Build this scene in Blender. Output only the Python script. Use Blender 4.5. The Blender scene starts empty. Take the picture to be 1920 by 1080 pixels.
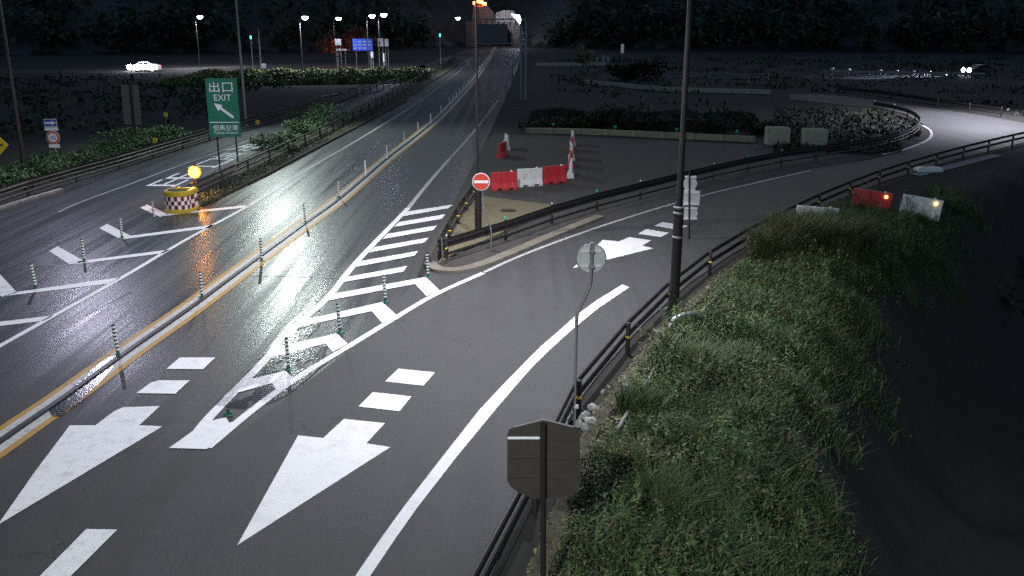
import bpy, bmesh, math, random
import numpy as np
from mathutils import Vector, Matrix, noise
random.seed(7); np.random.seed(7)
R = math.radians
S = bpy.context.scene
COL = S.collection

# ------------------------------------------------------------------ camera, world, sun, exposure
FPX, PITCH, CAMH = 1720.0, R(16.5), 8.0
cam_data = bpy.data.cameras.new('camera')
cam = bpy.data.objects.new('camera', cam_data); COL.objects.link(cam)
cam.location = (0, 0, CAMH); cam.rotation_euler = (math.pi/2 - PITCH, 0, 0)
cam_data.sensor_width = 36; cam_data.lens = 36*FPX/1920; cam_data.clip_end = 3000; cam_data.clip_start = .1
S.camera = cam
W = bpy.data.worlds.new('World'); S.world = W; W.use_nodes = True
wn, wl = W.node_tree.nodes, W.node_tree.links
bg = wn['Background']
sky = wn.new('ShaderNodeTexSky'); sky.sky_type = 'NISHITA'; sky.sun_disc = False
SUN_EL, SUN_ROT = R(9.0), R(20)
sky.sun_elevation = SUN_EL; sky.sun_rotation = SUN_ROT; sky.ozone_density = 3
tint = wn.new('ShaderNodeMix'); tint.data_type = 'RGBA'; tint.blend_type = 'MULTIPLY'; tint.inputs[0].default_value = 1
tint.inputs[7].default_value = (1.12, 1.0, .95, 1); wl.new(sky.outputs[0], tint.inputs[6]); wl.new(tint.outputs[2], bg.inputs[0])
bg.inputs[1].default_value = 0.085
sd = bpy.data.lights.new('dusk_sun', 'SUN'); sd.energy = 0.012; sd.angle = R(20); sd.color = (.8, .82, 1)
sun = bpy.data.objects.new('dusk_sun', sd); COL.objects.link(sun)
sun.rotation_euler = (R(80), 0, R(180)-SUN_ROT)
S.view_settings.view_transform = 'Standard'; S.view_settings.look = 'None'
S.view_settings.exposure = 0; S.view_settings.gamma = 1
S.view_settings.use_curve_mapping = False
S.render.engine = 'CYCLES'
S.cycles.max_bounces = 4; S.cycles.diffuse_bounces = 2; S.cycles.glossy_bounces = 2
S.cycles.transparent_max_bounces = 6; S.cycles.sample_clamp_indirect = 3
S.cycles.use_denoising = False

# ------------------------------------------------------------------ where a point of the picture lies on the ground
def P(u, v, z=0.0):
    x, y = (u-960)/FPX, (v-540)/FPX
    dx, dy, dz = x, math.cos(PITCH) - y*math.sin(PITCH), -math.sin(PITCH) - y*math.cos(PITCH)
    t = (z-CAMH)/dz
    return Vector((dx*t, dy*t, z))
def D(u, v, d):            # point on the ray at forward distance d
    x, y = (u-960)/FPX, (v-540)/FPX
    dx, dy, dz = x, math.cos(PITCH) - y*math.sin(PITCH), -math.sin(PITCH) - y*math.cos(PITCH)
    t = d/dy
    return Vector((dx*t, d, CAMH + dz*t))

# ------------------------------------------------------------------ tagging and building helpers
def tag(o, label=None, cat=None, group=None, kind=None):
    if label: o['label'] = label
    if cat: o['category'] = cat
    if group: o['group'] = group
    if kind: o['kind'] = kind
    return o
def empty(name, loc, label=None, cat=None, group=None, rz=0):
    o = bpy.data.objects.new(name, None); COL.objects.link(o)
    o.location = loc; o.rotation_euler = (0, 0, rz); o.empty_display_size = .2
    return tag(o, label, cat, group)
def link(name, me, parent=None, loc=None, rot=None, scale=None):
    o = bpy.data.objects.new(name, me); COL.objects.link(o)
    if parent: o.parent = parent
    if loc is not None: o.location = loc
    if rot is not None: o.rotation_euler = rot
    if scale is not None: o.scale = scale
    return o
def copy_tree(o, parent=None):
    c = o.copy(); COL.objects.link(c)
    if parent: c.parent = parent
    for ch in o.children: copy_tree(ch, c)
    return c

class MB:
    def __init__(s): s.v = []; s.f = []; s.mi = []; s.sm = []
    def add(s, vs, fs, mi=0, smooth=False):
        b = len(s.v); s.v += [tuple(p) for p in vs]
        s.f += [tuple(i+b for i in f) for f in fs]; s.mi += [mi]*len(fs); s.sm += [smooth]*len(fs)
        return s
    def box(s, c, size, mi=0, rz=0, ch=0):
        x, y, z = size[0]/2, size[1]/2, size[2]/2
        if ch:
            k = ch; vs = []
            for sz in (-1, 1):
                for (zz, inset) in (((-z), k), (-z+k, 0)) if sz < 0 else ((z-k, 0), (z, k)):
                    vs += [(-x+inset, -y+inset, zz), (x-inset, -y+inset, zz), (x-inset, y-inset, zz), (-x+inset, y-inset, zz)]
            fs = [(3, 2, 1, 0), (12, 13, 14, 15)]
            for r in range(3):
                for i in range(4):
                    j = (i+1) % 4; fs.append((r*4+i, r*4+j, r*4+4+j, r*4+4+i))
        else:
            vs = [(-x,-y,-z),(x,-y,-z),(x,y,-z),(-x,y,-z),(-x,-y,z),(x,-y,z),(x,y,z),(-x,y,z)]
            fs = [(3,2,1,0),(4,5,6,7),(0,1,5,4),(1,2,6,5),(2,3,7,6),(3,0,4,7)]
        m = Matrix.Rotation(rz, 3, 'Z')
        return s.add([m @ Vector(p) + Vector(c) for p in vs], fs, mi)
    def tube(s, pts, r, n=10, mi=0, cap=True, r1=None):
        pts = [Vector(p) for p in pts]; rings = []
        up = Vector((0, 0, 1))
        for i, p in enumerate(pts):
            t = (pts[min(i+1, len(pts)-1)] - pts[max(i-1, 0)]).normalized()
            a = t.cross(up)
            if a.length < 1e-3: a = Vector((1, 0, 0))
            a.normalize(); b = t.cross(a)
            rr = r if r1 is None else r + (r1-r)*i/(len(pts)-1)
            rings.append([p + a*rr*math.cos(2*math.pi*k/n) + b*rr*math.sin(2*math.pi*k/n) for k in range(n)])
        vs = [q for g in rings for q in g]; fs = []
        for i in range(len(pts)-1):
            for k in range(n):
                fs.append((i*n+k, i*n+(k+1) % n, (i+1)*n+(k+1) % n, (i+1)*n+k))
        s.add(vs, fs, mi, True)
        if cap:
            s.add(rings[0], [tuple(range(n))[::-1]], mi); s.add(rings[-1], [tuple(range(n))], mi)
        return s
    def lathe(s, prof, n=16, c=(0,0,0), mi=0):
        vs = []; fs = []
        for (r, z) in prof:
            vs += [(c[0]+r*math.cos(2*math.pi*k/n), c[1]+r*math.sin(2*math.pi*k/n), c[2]+z) for k in range(n)]
        for i in range(len(prof)-1):
            for k in range(n): fs.append((i*n+k, i*n+(k+1) % n, (i+1)*n+(k+1) % n, (i+1)*n+k))
        return s.add(vs, fs, mi, True)
    def prism(s, poly, d0, d1, mi=0, axis='y'):
        n = len(poly)
        if axis == 'y': f = lambda a, b, d: (a, d, b)
        elif axis == 'x': f = lambda a, b, d: (d, a, b)
        else: f = lambda a, b, d: (a, b, d)
        vs = [f(a, b, d0) for a, b in poly] + [f(a, b, d1) for a, b in poly]
        fs = [tuple(range(n)), tuple(range(2*n-1, n-1, -1))]
        for i in range(n): fs.append((i, (i+1) % n, n+(i+1) % n, n+i))
        return s.add(vs, fs, mi)
    def mesh(s, name, mats, fix=True):
        me = bpy.data.meshes.new(name); me.from_pydata(s.v, [], s.f)
        for m in (mats if isinstance(mats, (list, tuple)) else [mats]): me.materials.append(m)
        me.polygons.foreach_set('material_index', s.mi); me.polygons.foreach_set('use_smooth', s.sm)
        if fix:
            bm = bmesh.new(); bm.from_mesh(me); bmesh.ops.recalc_face_normals(bm, faces=bm.faces); bm.to_mesh(me); bm.free()
        me.update(); return me
    def build(s, name, mats, parent=None, **k): return link(name, s.mesh(name, mats), parent, **k)

# ------------------------------------------------------------------ materials
def mat(name, color, rough=.6, metal=0, var=0, vscale=6, bump=0, bscale=60, emit=None, es=0, spec=.5, dirt=None, dscale=2):
    m = bpy.data.materials.new(name); m.use_nodes = True
    n, l = m.node_tree.nodes, m.node_tree.links; b = n['Principled BSDF']
    b.inputs['Base Color'].default_value = (*color, 1); b.inputs['Roughness'].default_value = rough
    b.inputs['Metallic'].default_value = metal; b.inputs['Specular IOR Level'].default_value = spec
    tc = n.new('ShaderNodeTexCoord'); src = None
    if var:
        t = n.new('ShaderNodeTexNoise'); t.inputs['Scale'].default_value = vscale; t.inputs['Detail'].default_value = 6
        t.inputs['Roughness'].default_value = .7
        l.new(tc.outputs['Object'], t.inputs['Vector'])
        mr = n.new('ShaderNodeMapRange'); mr.inputs[1].default_value = .3; mr.inputs[2].default_value = .7
        mr.inputs[3].default_value = 1-var; mr.inputs[4].default_value = 1+var; l.new(t.outputs[0], mr.inputs[0])
        mx = n.new('ShaderNodeMix'); mx.data_type = 'RGBA'; mx.blend_type = 'MULTIPLY'; mx.inputs[0].default_value = 1
        mx.inputs[6].default_value = (*color, 1); l.new(mr.outputs[0], mx.inputs[7]); src = mx.outputs[2]
    if dirt:
        t = n.new('ShaderNodeTexNoise'); t.inputs['Scale'].default_value = dscale; t.inputs['Detail'].default_value = 8
        t.inputs['Roughness'].default_value = .75
        l.new(tc.outputs['Object'], t.inputs['Vector'])
        mr = n.new('ShaderNodeMapRange'); mr.inputs[1].default_value = .5; mr.inputs[2].default_value = .72; l.new(t.outputs[0], mr.inputs[0])
        mx = n.new('ShaderNodeMix'); mx.data_type = 'RGBA'; l.new(mr.outputs[0], mx.inputs[0])
        if src: l.new(src, mx.inputs[6])
        else: mx.inputs[6].default_value = (*color, 1)
        mx.inputs[7].default_value = (*dirt, 1); src = mx.outputs[2]
    if src: l.new(src, b.inputs['Base Color'])
    if bump:
        t = n.new('ShaderNodeTexNoise'); t.inputs['Scale'].default_value = bscale; t.inputs['Detail'].default_value = 4
        l.new(tc.outputs['Object'], t.inputs['Vector'])
        bp = n.new('ShaderNodeBump'); bp.inputs['Strength'].default_value = bump; bp.inputs['Distance'].default_value = .02
        l.new(t.outputs[0], bp.inputs['Height']); l.new(bp.outputs[0], b.inputs['Normal'])
    if emit: b.inputs['Emission Color'].default_value = (*emit, 1); b.inputs['Emission Strength'].default_value = es
    return m

def asphalt(name, base, wet=(.35, .7), tint=(1, 1, 1), dry=None):
    """aggregate grain, long wheel-track streaks, repair patches; roughness follows the damp tracks"""
    m = bpy.data.materials.new(name); m.use_nodes = True
    n, l = m.node_tree.nodes, m.node_tree.links; b = n['Principled BSDF']
    tc = n.new('ShaderNodeTexCoord')
    def nz(scale, det=4, vec=None, rough=.6):
        t = n.new('ShaderNodeTexNoise'); t.inputs['Scale'].default_value = scale; t.inputs['Detail'].default_value = det
        t.inputs['Roughness'].default_value = rough
        l.new(vec or tc.outputs['Object'], t.inputs['Vector']); return t.outputs[0]
    def rng(src, a, bb, c, d):
        mr = n.new('ShaderNodeMapRange'); mr.inputs[1].default_value = a; mr.inputs[2].default_value = bb
        mr.inputs[3].default_value = c; mr.inputs[4].default_value = d; l.new(src, mr.inputs[0]); return mr.outputs[0]
    def mul(a, c):
        k = n.new('ShaderNodeMath'); k.operation = 'MULTIPLY'; l.new(a, k.inputs[0])
        if isinstance(c, float): k.inputs[1].default_value = c
        else: l.new(c, k.inputs[1])
        return k.outputs[0]
    mp = n.new('ShaderNodeMapping'); mp.inputs['Scale'].default_value = (2.0, .05, 1); mp.inputs['Rotation'].default_value = (0, 0, R(-2))
    l.new(tc.outputs['Object'], mp.inputs['Vector'])
    streak = nz(1.0, 5, mp.outputs[0])
    grain = rng(nz(18, 3, rough=.8), .32, .68, .72, 1.28)
    grit = rng(nz(60, 2, rough=.9), .36, .64, .5, 1.55)
    big = rng(nz(.35, 5), .3, .7, .92, 1.08)
    v = mul(mul(grain, grit), mul(big, rng(streak, .35, .65, .86, 1.14)))
    vo = n.new('ShaderNodeTexVoronoi'); vo.feature = 'DISTANCE_TO_EDGE'; vo.inputs['Scale'].default_value = .22
    wv = n.new('ShaderNodeTexNoise'); wv.inputs['Scale'].default_value = 1.3; wv.inputs['Detail'].default_value = 5; l.new(tc.outputs['Object'], wv.inputs['Vector'])
    wa = n.new('ShaderNodeMix'); wa.data_type = 'RGBA'; wa.blend_type = 'LINEAR_LIGHT'; wa.inputs[0].default_value = .5
    l.new(tc.outputs['Object'], wa.inputs[6]); l.new(wv.outputs['Color'], wa.inputs[7]); l.new(wa.outputs[2], vo.inputs['Vector'])
    ck = rng(vo.outputs['Distance'], .0, .004, .45, 1.0); cm = rng(nz(.16, 2), .45, .55, 0, 1)
    cx_ = n.new('ShaderNodeMix'); cx_.data_type = 'FLOAT'; l.new(cm, cx_.inputs[0]); cx_.inputs[2].default_value = 1; l.new(ck, cx_.inputs[3])
    stain = rng(nz(.9, 5, rough=.75), .56, .74, 1.0, .72)
    v = mul(mul(v, cx_.outputs[0]), stain)
    mx = n.new('ShaderNodeMix'); mx.data_type = 'RGBA'; mx.blend_type = 'MULTIPLY'; mx.inputs[0].default_value = 1
    mx.inputs[6].default_value = (base*tint[0], base*tint[1], base*tint[2], 1); l.new(v, mx.inputs[7])
    l.new(mx.outputs[2], b.inputs['Base Color'])
    rr = rng(streak, .38, .6, wet[0], wet[1]); r2 = rng(nz(30, 4, rough=.8), .35, .65, *((.72, 1.3) if dry else (.97, 1.03)))
    k = n.new('ShaderNodeMath'); k.operation = 'MULTIPLY'; k.use_clamp = True; l.new(rr, k.inputs[0]); l.new(r2, k.inputs[1])
    l.new(k.outputs[0], b.inputs['Roughness'])
    if dry:
        sx = n.new('ShaderNodeSeparateXYZ'); l.new(tc.outputs['Object'], sx.inputs[0])
        dm = n.new('ShaderNodeMapRange'); dm.interpolation_type = 'SMOOTHSTEP'; dm.inputs[1].default_value = 13; dm.inputs[2].default_value = 24
        dm.inputs[3].default_value = dry; dm.inputs[4].default_value = 0; l.new(sx.outputs['Y'], dm.inputs[0])
        d2 = n.new('ShaderNodeMapRange'); d2.interpolation_type = 'SMOOTHSTEP'; d2.inputs[1].default_value = 48; d2.inputs[2].default_value = 80
        d2.inputs[3].default_value = 0; d2.inputs[4].default_value = .35; l.new(sx.outputs['Y'], d2.inputs[0])
        a2 = n.new('ShaderNodeMath'); a2.operation = 'ADD'; l.new(dm.outputs[0], a2.inputs[0]); l.new(d2.outputs[0], a2.inputs[1]); dm = a2
        ad = n.new('ShaderNodeMath'); ad.operation = 'ADD'; ad.use_clamp = True; l.new(k.outputs[0], ad.inputs[0]); l.new(dm.outputs[0], ad.inputs[1])
        l.new(ad.outputs[0], b.inputs['Roughness'])
    bp = n.new('ShaderNodeBump'); bp.inputs['Strength'].default_value = .17; bp.inputs['Distance'].default_value = .012
    l.new(nz(60, 3, rough=.8), bp.inputs['Height']); l.new(bp.outputs[0], b.inputs['Normal'])
    return m

M = {}
M['asphalt'] = asphalt('asphalt_wet', .045, (.24, .42), (1, 1, 1.0), .4)
M['asphalt_ramp'] = asphalt('asphalt_ramp', .052, (.70, .76), (1, .99, 1.03))
M['asphalt_lot'] = asphalt('asphalt_lot', .05, (.8, .9), (1.08, 1, .92))
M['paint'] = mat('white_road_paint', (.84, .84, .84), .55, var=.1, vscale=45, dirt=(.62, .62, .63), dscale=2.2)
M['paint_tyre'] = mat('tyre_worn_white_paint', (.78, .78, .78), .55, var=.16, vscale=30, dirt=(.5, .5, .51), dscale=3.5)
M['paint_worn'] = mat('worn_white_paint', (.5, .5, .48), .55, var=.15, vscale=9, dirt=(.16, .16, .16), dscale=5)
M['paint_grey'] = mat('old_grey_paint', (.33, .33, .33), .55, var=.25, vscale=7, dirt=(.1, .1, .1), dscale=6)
M['paint_orange'] = mat('orange_road_paint', (.46, .25, .03), .5, var=.3, vscale=5, dirt=(.16, .09, .04), dscale=5)
M['kerb_rubber'] = mat('dark_separator', (.03, .03, .035), .45, var=.2)
M['concrete'] = mat('concrete', (.2, .18, .14), .85, var=.25, vscale=1.6, bump=.4, bscale=30, dirt=(.12, .11, .08), dscale=1.2)
M['concrete_tan'] = mat('tan_concrete', (.17, .145, .085), .85, var=.2, vscale=3, bump=.4, bscale=35, dirt=(.15, .13, .08), dscale=.9)
M['concrete_old'] = mat('old_dark_concrete', (.09, .08, .075), .9, var=.35, vscale=1.2, dirt=(.04, .035, .03), dscale=.8)
M['concrete_block'] = mat('block_concrete', (.42, .39, .3), .85, var=.25, vscale=2, bump=.4, bscale=30, dirt=(.2, .19, .14), dscale=1.5)
M['panel_dark'] = mat('dull_blue_grey_panel', (.07, .075, .095), .6, var=.25, vscale=1.5)
M['concrete_wall'] = mat('stained_wall_concrete', (.3, .27, .18), .85, var=.3, vscale=2, bump=.4, bscale=30, dirt=(.1, .09, .05), dscale=1.3)
M['brace'] = mat('bright_sign_brace', (.85, .85, .88), .4)
M['slat'] = mat('grey_brown_slat', (.17, .14, .12), .6, var=.2)
M['concrete_grey'] = mat('grey_concrete', (.3, .3, .3), .85, var=.25, vscale=2, bump=.4, bscale=30, dirt=(.1, .1, .09), dscale=1.5)
M['brown'] = mat('dark_brown_coated_steel', (.022, .018, .017), .55, var=.2, spec=.5)
M['brown_pole'] = mat('brown_pole_paint', (.02, .016, .016), .5, var=.2)
M['steel'] = mat('galvanised_steel', (.38, .39, .41), .45, .75, var=.15, vscale=12)
M['steel_dull'] = mat('dull_galvanised_steel', (.3, .3, .3), .6, .3, var=.2, vscale=12)
M['alu'] = mat('aluminium_sheet', (.6, .6, .6), .6, 0, var=.1, vscale=5)
M['sign_back'] = mat('brown_sign_back', (.045, .038, .032), .6, .0, var=.2, vscale=9)
M['green_post'] = mat('dark_green_post', (.012, .05, .035), .45)
M['green_base'] = mat('green_rubber_base', (.02, .16, .08), .5)
M['white_band'] = mat('white_reflective_band', (.8, .82, .8), .35)
M['grey_band'] = mat('dull_white_post', (.85, .86, .85), .5)
M['yellow_band'] = mat('yellow_reflective_band', (.85, .62, .06), .35)
M['teal'] = mat('teal_reflector', (.02, .6, .42), .25)
M['white_refl'] = mat('white_reflector', (.85, .85, .8), .25)
M['yellow'] = mat('yellow_plastic', (.5, .35, .02), .45, var=.15, dirt=(.3, .22, .05), dscale=5)
M['check_red'] = mat('dark_red_print', (.16, .012, .02), .4)
M['check_white'] = mat('white_print', (.78, .72, .7), .4)
M['red'] = mat('red_plastic', (.62, .035, .04), .5, var=.22, vscale=5, dirt=(.3, .05, .05), dscale=4, bump=.3, bscale=12)
M['white'] = mat('white_plastic', (.8, .8, .8), .5, var=.06, vscale=4, dirt=(.55, .53, .5), dscale=3)
M['sign_red'] = mat('sign_red', (.62, .06, .03), .4)
M['sign_white'] = mat('sign_white', (.82, .82, .82), .4)
M['sign_green'] = mat('sign_green', (.012, .16, .085), .45, var=.12)
M['sign_blue'] = mat('sign_blue', (.03, .09, .55), .4)
M['sign_yellow'] = mat('sign_yellow', (.75, .5, .02), .4)
M['black'] = mat('black_print', (.015, .015, .015), .5)
M['soil'] = mat('soil', (.022, .02, .016), .95, var=.4, vscale=1.5, bump=.6, bscale=12, dirt=(.014, .02, .01), dscale=.5)
M['verge'] = mat('dry_verge', (.07, .062, .04), .95, var=.4, vscale=4, bump=.6, bscale=15, dirt=(.05, .07, .025), dscale=1.5)
M['hill'] = mat('wooded_hill', (.07, .07, .07), .95, var=.4, vscale=.12)
M['car_white'] = mat('white_car_paint', (.85, .85, .85), .25)
M['car_dark'] = mat('dark_car_paint', (.03, .03, .035), .3)
M['glass'] = mat('car_glass', (.02, .02, .025), .08)
M['tyre'] = mat('tyre_rubber', (.02, .02, .02), .8)
M['rock'] = mat('pale_rubble', (.42, .42, .4), .9, var=.25, vscale=8)
M['bark'] = mat('bark', (.09, .07, .05), .9, var=.3)
M['lamp_house'] = mat('lamp_housing', (.08, .08, .08), .5, .4)
M['manhole'] = mat('cast_iron_cover', (.06, .045, .02), .6, .5, var=.3, vscale=20)

def emis(name, c, s):
    m = bpy.data.materials.new(name); m.use_nodes = True
    n = m.node_tree.nodes; b = n['Principled BSDF']; b.inputs['Base Color'].default_value = (*c, 1)
    b.inputs['Emission Color'].default_value = (*c, 1); b.inputs['Emission Strength'].default_value = s
    return m
M['lens_cool'] = emis('lit_cool_lens', (.75, .78, 1), 60)
M['lens_far'] = emis('lit_far_lens', (.85, .85, 1), 40)
M['lens_amber'] = emis('lit_amber_lens', (1, .5, .07), 4)
M['amber_halo_rim'] = emis('painted_amber_halo', (1, .38, .03), 1.0)
M['lens_amber_small'] = emis('lit_small_amber', (1, .72, .2), 3)
M['lens_orange'] = emis('lit_orange_lens', (1, .35, .08), 9)
M['lens_teal'] = emis('lit_teal_lens', (.1, 1, .65), 3)
M['headlight'] = emis('lit_headlight', (.7, .72, 1), 60)
M['board_blue'] = emis('backlit_blue_board', (.03, .08, .5), .35)
M['board_white'] = emis('backlit_white_board', (.3, .31, .36), .3)
M['tail_red'] = emis('tail_light', (1, .03, .02), 1.5)

def leafmat(name, c1, c2, c3, scale=1.2):
    m = bpy.data.materials.new(name); m.use_nodes = True
    n, l = m.node_tree.nodes, m.node_tree.links; b = n['Principled BSDF']; b.inputs['Roughness'].default_value = .6
    b.inputs['Specular IOR Level'].default_value = .25
    at = n.new('ShaderNodeAttribute'); at.attribute_name = 'rnd'
    cr = n.new('ShaderNodeValToRGB'); e = cr.color_ramp.elements
    e[0].color = (*c1, 1); e[0].position = .1; e[1].color = (*c3, 1); e[1].position = .95
    k = e.new(.55); k.color = (*c2, 1)
    l.new(at.outputs['Fac'], cr.inputs[0])
    tc = n.new('ShaderNodeTexCoord'); t = n.new('ShaderNodeTexNoise'); t.inputs['Scale'].default_value = scale; t.inputs['Detail'].default_value = 4
    l.new(tc.outputs['Object'], t.inputs['Vector'])
    mr = n.new('ShaderNodeMapRange'); mr.inputs[1].default_value = .3; mr.inputs[2].default_value = .7; mr.inputs[3].default_value = .3; mr.inputs[4].default_value = 1.55
    l.new(t.outputs[0], mr.inputs[0])
    mx = n.new('ShaderNodeMix'); mx.data_type = 'RGBA'; mx.blend_type = 'MULTIPLY'; mx.inputs[0].default_value = 1
    l.new(cr.outputs[0], mx.inputs[6]); l.new(mr.outputs[0], mx.inputs[7]); l.new(mx.outputs[2], b.inputs['Base Color'])
    return m
M['grass'] = leafmat('green_grass', (.035, .075, .024), (.06, .115, .035), (.16, .17, .065))
M['leaf_slope'] = leafmat('slope_leaf', (.035, .085, .025), (.07, .13, .04), (.2, .2, .1), 1.0)
M['leaf_weed'] = leafmat('weed_leaf', (.04, .1, .03), (.08, .14, .045), (.17, .15, .06), .8)
M['pampas'] = leafmat('dry_tall_grass', (.07, .10, .035), (.14, .15, .06), (.24, .22, .11), 2)
M['leaf'] = leafmat('shrub_leaf', (.03, .075, .025), (.06, .13, .04), (.11, .17, .06), 1.5)
M['leaf_bank'] = leafmat('bank_leaf', (.05, .1, .03), (.11, .15, .04), (.18, .19, .07), .4)
M['leaf_dark'] = leafmat('dark_leaf', (.05, .065, .045), (.07, .09, .05), (.1, .12, .07), .3)
M['leaf_yellow'] = leafmat('yellow_leaf', (.1, .12, .04), (.16, .17, .07), (.22, .2, .1), 2)
M['leaf_deep'] = leafmat('deep_leaf', (.018, .03, .014), (.028, .042, .018), (.045, .055, .028), .5)
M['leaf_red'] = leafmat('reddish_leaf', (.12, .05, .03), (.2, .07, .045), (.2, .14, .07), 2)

# ------------------------------------------------------------------ ground
RAIL_R = [P(*q).xy for q in [(985,1004),(1072,800),(1152,692),(1226,607),(1308,532),(1386,478),(1466,432),(1560,385),(1670,340),(1800,300),(1950,262),(2150,220)]]
RAIL_R = [Vector((RAIL_R[0].x-2.6, -6)), Vector((RAIL_R[0].x-1.7, 6))] + RAIL_R
def seg_sd(px, py, pts):       # signed distance, positive to the right of the polyline
    best = np.full(px.shape, 1e9); sgn = np.ones(px.shape)
    for a, b in zip(pts[:-1], pts[1:]):
        dx, dy = b.x-a.x, b.y-a.y; L2 = dx*dx+dy*dy
        t = np.clip(((px-a.x)*dx+(py-a.y)*dy)/L2, 0, 1)
        qx, qy = px-(a.x+t*dx), py-(a.y+t*dy); d = np.hypot(qx, qy)
        s = np.sign(dy*(px-a.x)-dx*(py-a.y)); m = d < best
        best = np.where(m, d, best); sgn = np.where(m, s, sgn)
    return best*sgn
def sst(a, b, x):
    t = np.clip((x-a)/(b-a), 0, 1); return t*t*(3-2*t)
def height(x, y):
    x = np.asarray(x, float); y = np.asarray(y, float)
    s = seg_sd(x, y, RAIL_R)
    h = -.03 - .12*sst(.8, 2.5, s) - 5.5*sst(3.3, 9, s)
    hump = .16*(np.sin(x*.9+y*.35)*np.sin(y*.7-x*.3))*sst(1.5, 4, s)
    r = np.hypot(x+5, y)
    base = 200 + 26*np.sin(x*.011+1.3)
    tun = np.exp(-((x+5)/26)**2)
    base = base + (266-base)*tun
    hill = .55*np.clip(y-base, 0, 150)**.95 + .03*np.clip(y-base-150, 0, 900)
    side = .4*np.clip(-x-150, 0, 200) + .35*np.clip(x-170, 0, 200)
    rough = (hill+side)*.12*(np.sin(x*.07)*np.sin(y*.06)+.5*np.sin(x*.17+2)*np.sin(y*.13))
    return h + hump + hill + side + np.maximum(rough, -.5*(hill+side))
rx_ = np.array([p.x for p in RAIL_R]); ry_ = np.array([p.y for p in RAIL_R])
def TH(x, y): return float(height(x, y))
def PT(u, v):                  # point of the ray that meets the terrain
    z = -.05
    for _ in range(30):
        p = P(u, v, z); z = z*.5 + .5*TH(p.x, p.y)
    return Vector((p.x, p.y, TH(p.x, p.y)))

def axis_pts(segs):
    out = []
    for a, b, st in segs: out += list(np.arange(a, b, st))
    out.append(segs[-1][1]); return np.array(out)
gx = axis_pts([(-700, -200, 25), (-200, -60, 6), (-60, 0, 1.5), (0, 40, .7), (40, 120, 2.5), (120, 200, 5), (200, 300, 10), (300, 700, 25)])
gy = axis_pts([(-60, -6, 6), (-6, 70, .8), (70, 170, 4), (170, 300, 3), (300, 360, 6), (360, 900, 30)])
X, Y = np.meshgrid(gx, gy); Z = height(X, Y); nx, ny = len(gx), len(gy)
vs = np.stack([X.ravel(), Y.ravel(), Z.ravel()], 1).tolist()
idx = np.arange(nx*ny).reshape(ny, nx)
fs = np.stack([idx[:-1,:-1].ravel(), idx[:-1,1:].ravel(), idx[1:,1:].ravel(), idx[1:,:-1].ravel()], 1)
me = bpy.data.meshes.new('ground'); me.from_pydata(vs, [], fs.tolist())
me.materials.append(M['soil']); me.materials.append(M['hill'])
cy = Y[:-1,:-1].ravel() if False else np.array([(Z[:-1,:-1].ravel()) > .05]).astype(int).ravel()
me.polygons.foreach_set('material_index', cy.tolist()); me.polygons.foreach_set('use_smooth', [True]*len(fs))
ground = tag(link('ground', me), kind='structure')

def sheet(name, pts, z, m, parent=None, kind=None, thick=0):
    """flat sheet from ground points; tessellated; optional kerb thickness"""
    bm = bmesh.new(); vv = [bm.verts.new((p[0], p[1], z)) for p in pts]
    f = bm.faces.new(vv)
    if f.calc_area() and f.normal.z < 0: f.normal_flip()
    f.normal_update()
    if f.normal.z < 0: f.normal_flip()
    if thick:
        r = bmesh.ops.extrude_face_region(bm, geom=[f]); 
        for v in [g for g in r['geom'] if isinstance(g, bmesh.types.BMVert)]: v.co.z -= thick
        bmesh.ops.recalc_face_normals(bm, faces=bm.faces)
    bmesh.ops.triangulate(bm, faces=bm.faces)
    me = bpy.data.meshes.new(name); bm.to_mesh(me); bm.free(); me.materials.append(m)
    o = link(name, me, parent)
    if kind: o['kind'] = kind
    return o
def px(lst, z=0): return [P(u, v, z).xy for u, v in lst]
def smooth_line(pts, n=6):
    """Catmull-Rom through 2D points"""
    pts = [Vector(p) for p in pts]; out = []
    for i in range(len(pts)-1):
        p0 = pts[max(i-1, 0)]; p1 = pts[i]; p2 = pts[i+1]; p3 = pts[min(i+2, len(pts)-1)]
        for k in range(n):
            t = k/n
            out.append(.5*((2*p1)+(p2-p0)*t+(2*p0-5*p1+4*p2-p3)*t*t+(3*p1-p0-3*p2+p3)*t**3))
    out.append(pts[-1]); return out
def offset(pts, o):
    out = []
    for i, p in enumerate(pts):
        t = (pts[min(i+1, len(pts)-1)]-pts[max(i-1, 0)]).normalized()
        out.append(Vector((p.x+t.y*o, p.y-t.x*o)))
    return out
def strip(name, pts, w, z, m, parent=None, kind=None, off=0, h=0, wear=0):
    """ribbon of width w along 2D points, its centre line shifted by off to the right; h gives it thickness"""
    a = offset(pts, off-w/2); b = offset(pts, off+w/2); mb = MB(); n = len(pts)
    vs = [(p.x, p.y, z) for p in a]+[(p.x, p.y, z) for p in b]
    fs = [(i, n+i, n+i+1, i+1) for i in range(n-1)]
    if h:
        vs += [(p.x, p.y, z-h) for p in a]+[(p.x, p.y, z-h) for p in b]
        fs += [(i, i+1, 2*n+i+1, 2*n+i) for i in range(n-1)] + [(n+i, 3*n+i, 3*n+i+1, n+i+1) for i in range(n-1)]
        fs += [(0, 2*n, 3*n, n), (n-1, 2*n-1, 4*n-1, 3*n-1)]
    mb.add(vs, fs); o = mb.build(name, m, parent)
    if kind: o['kind'] = kind
    return o

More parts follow.
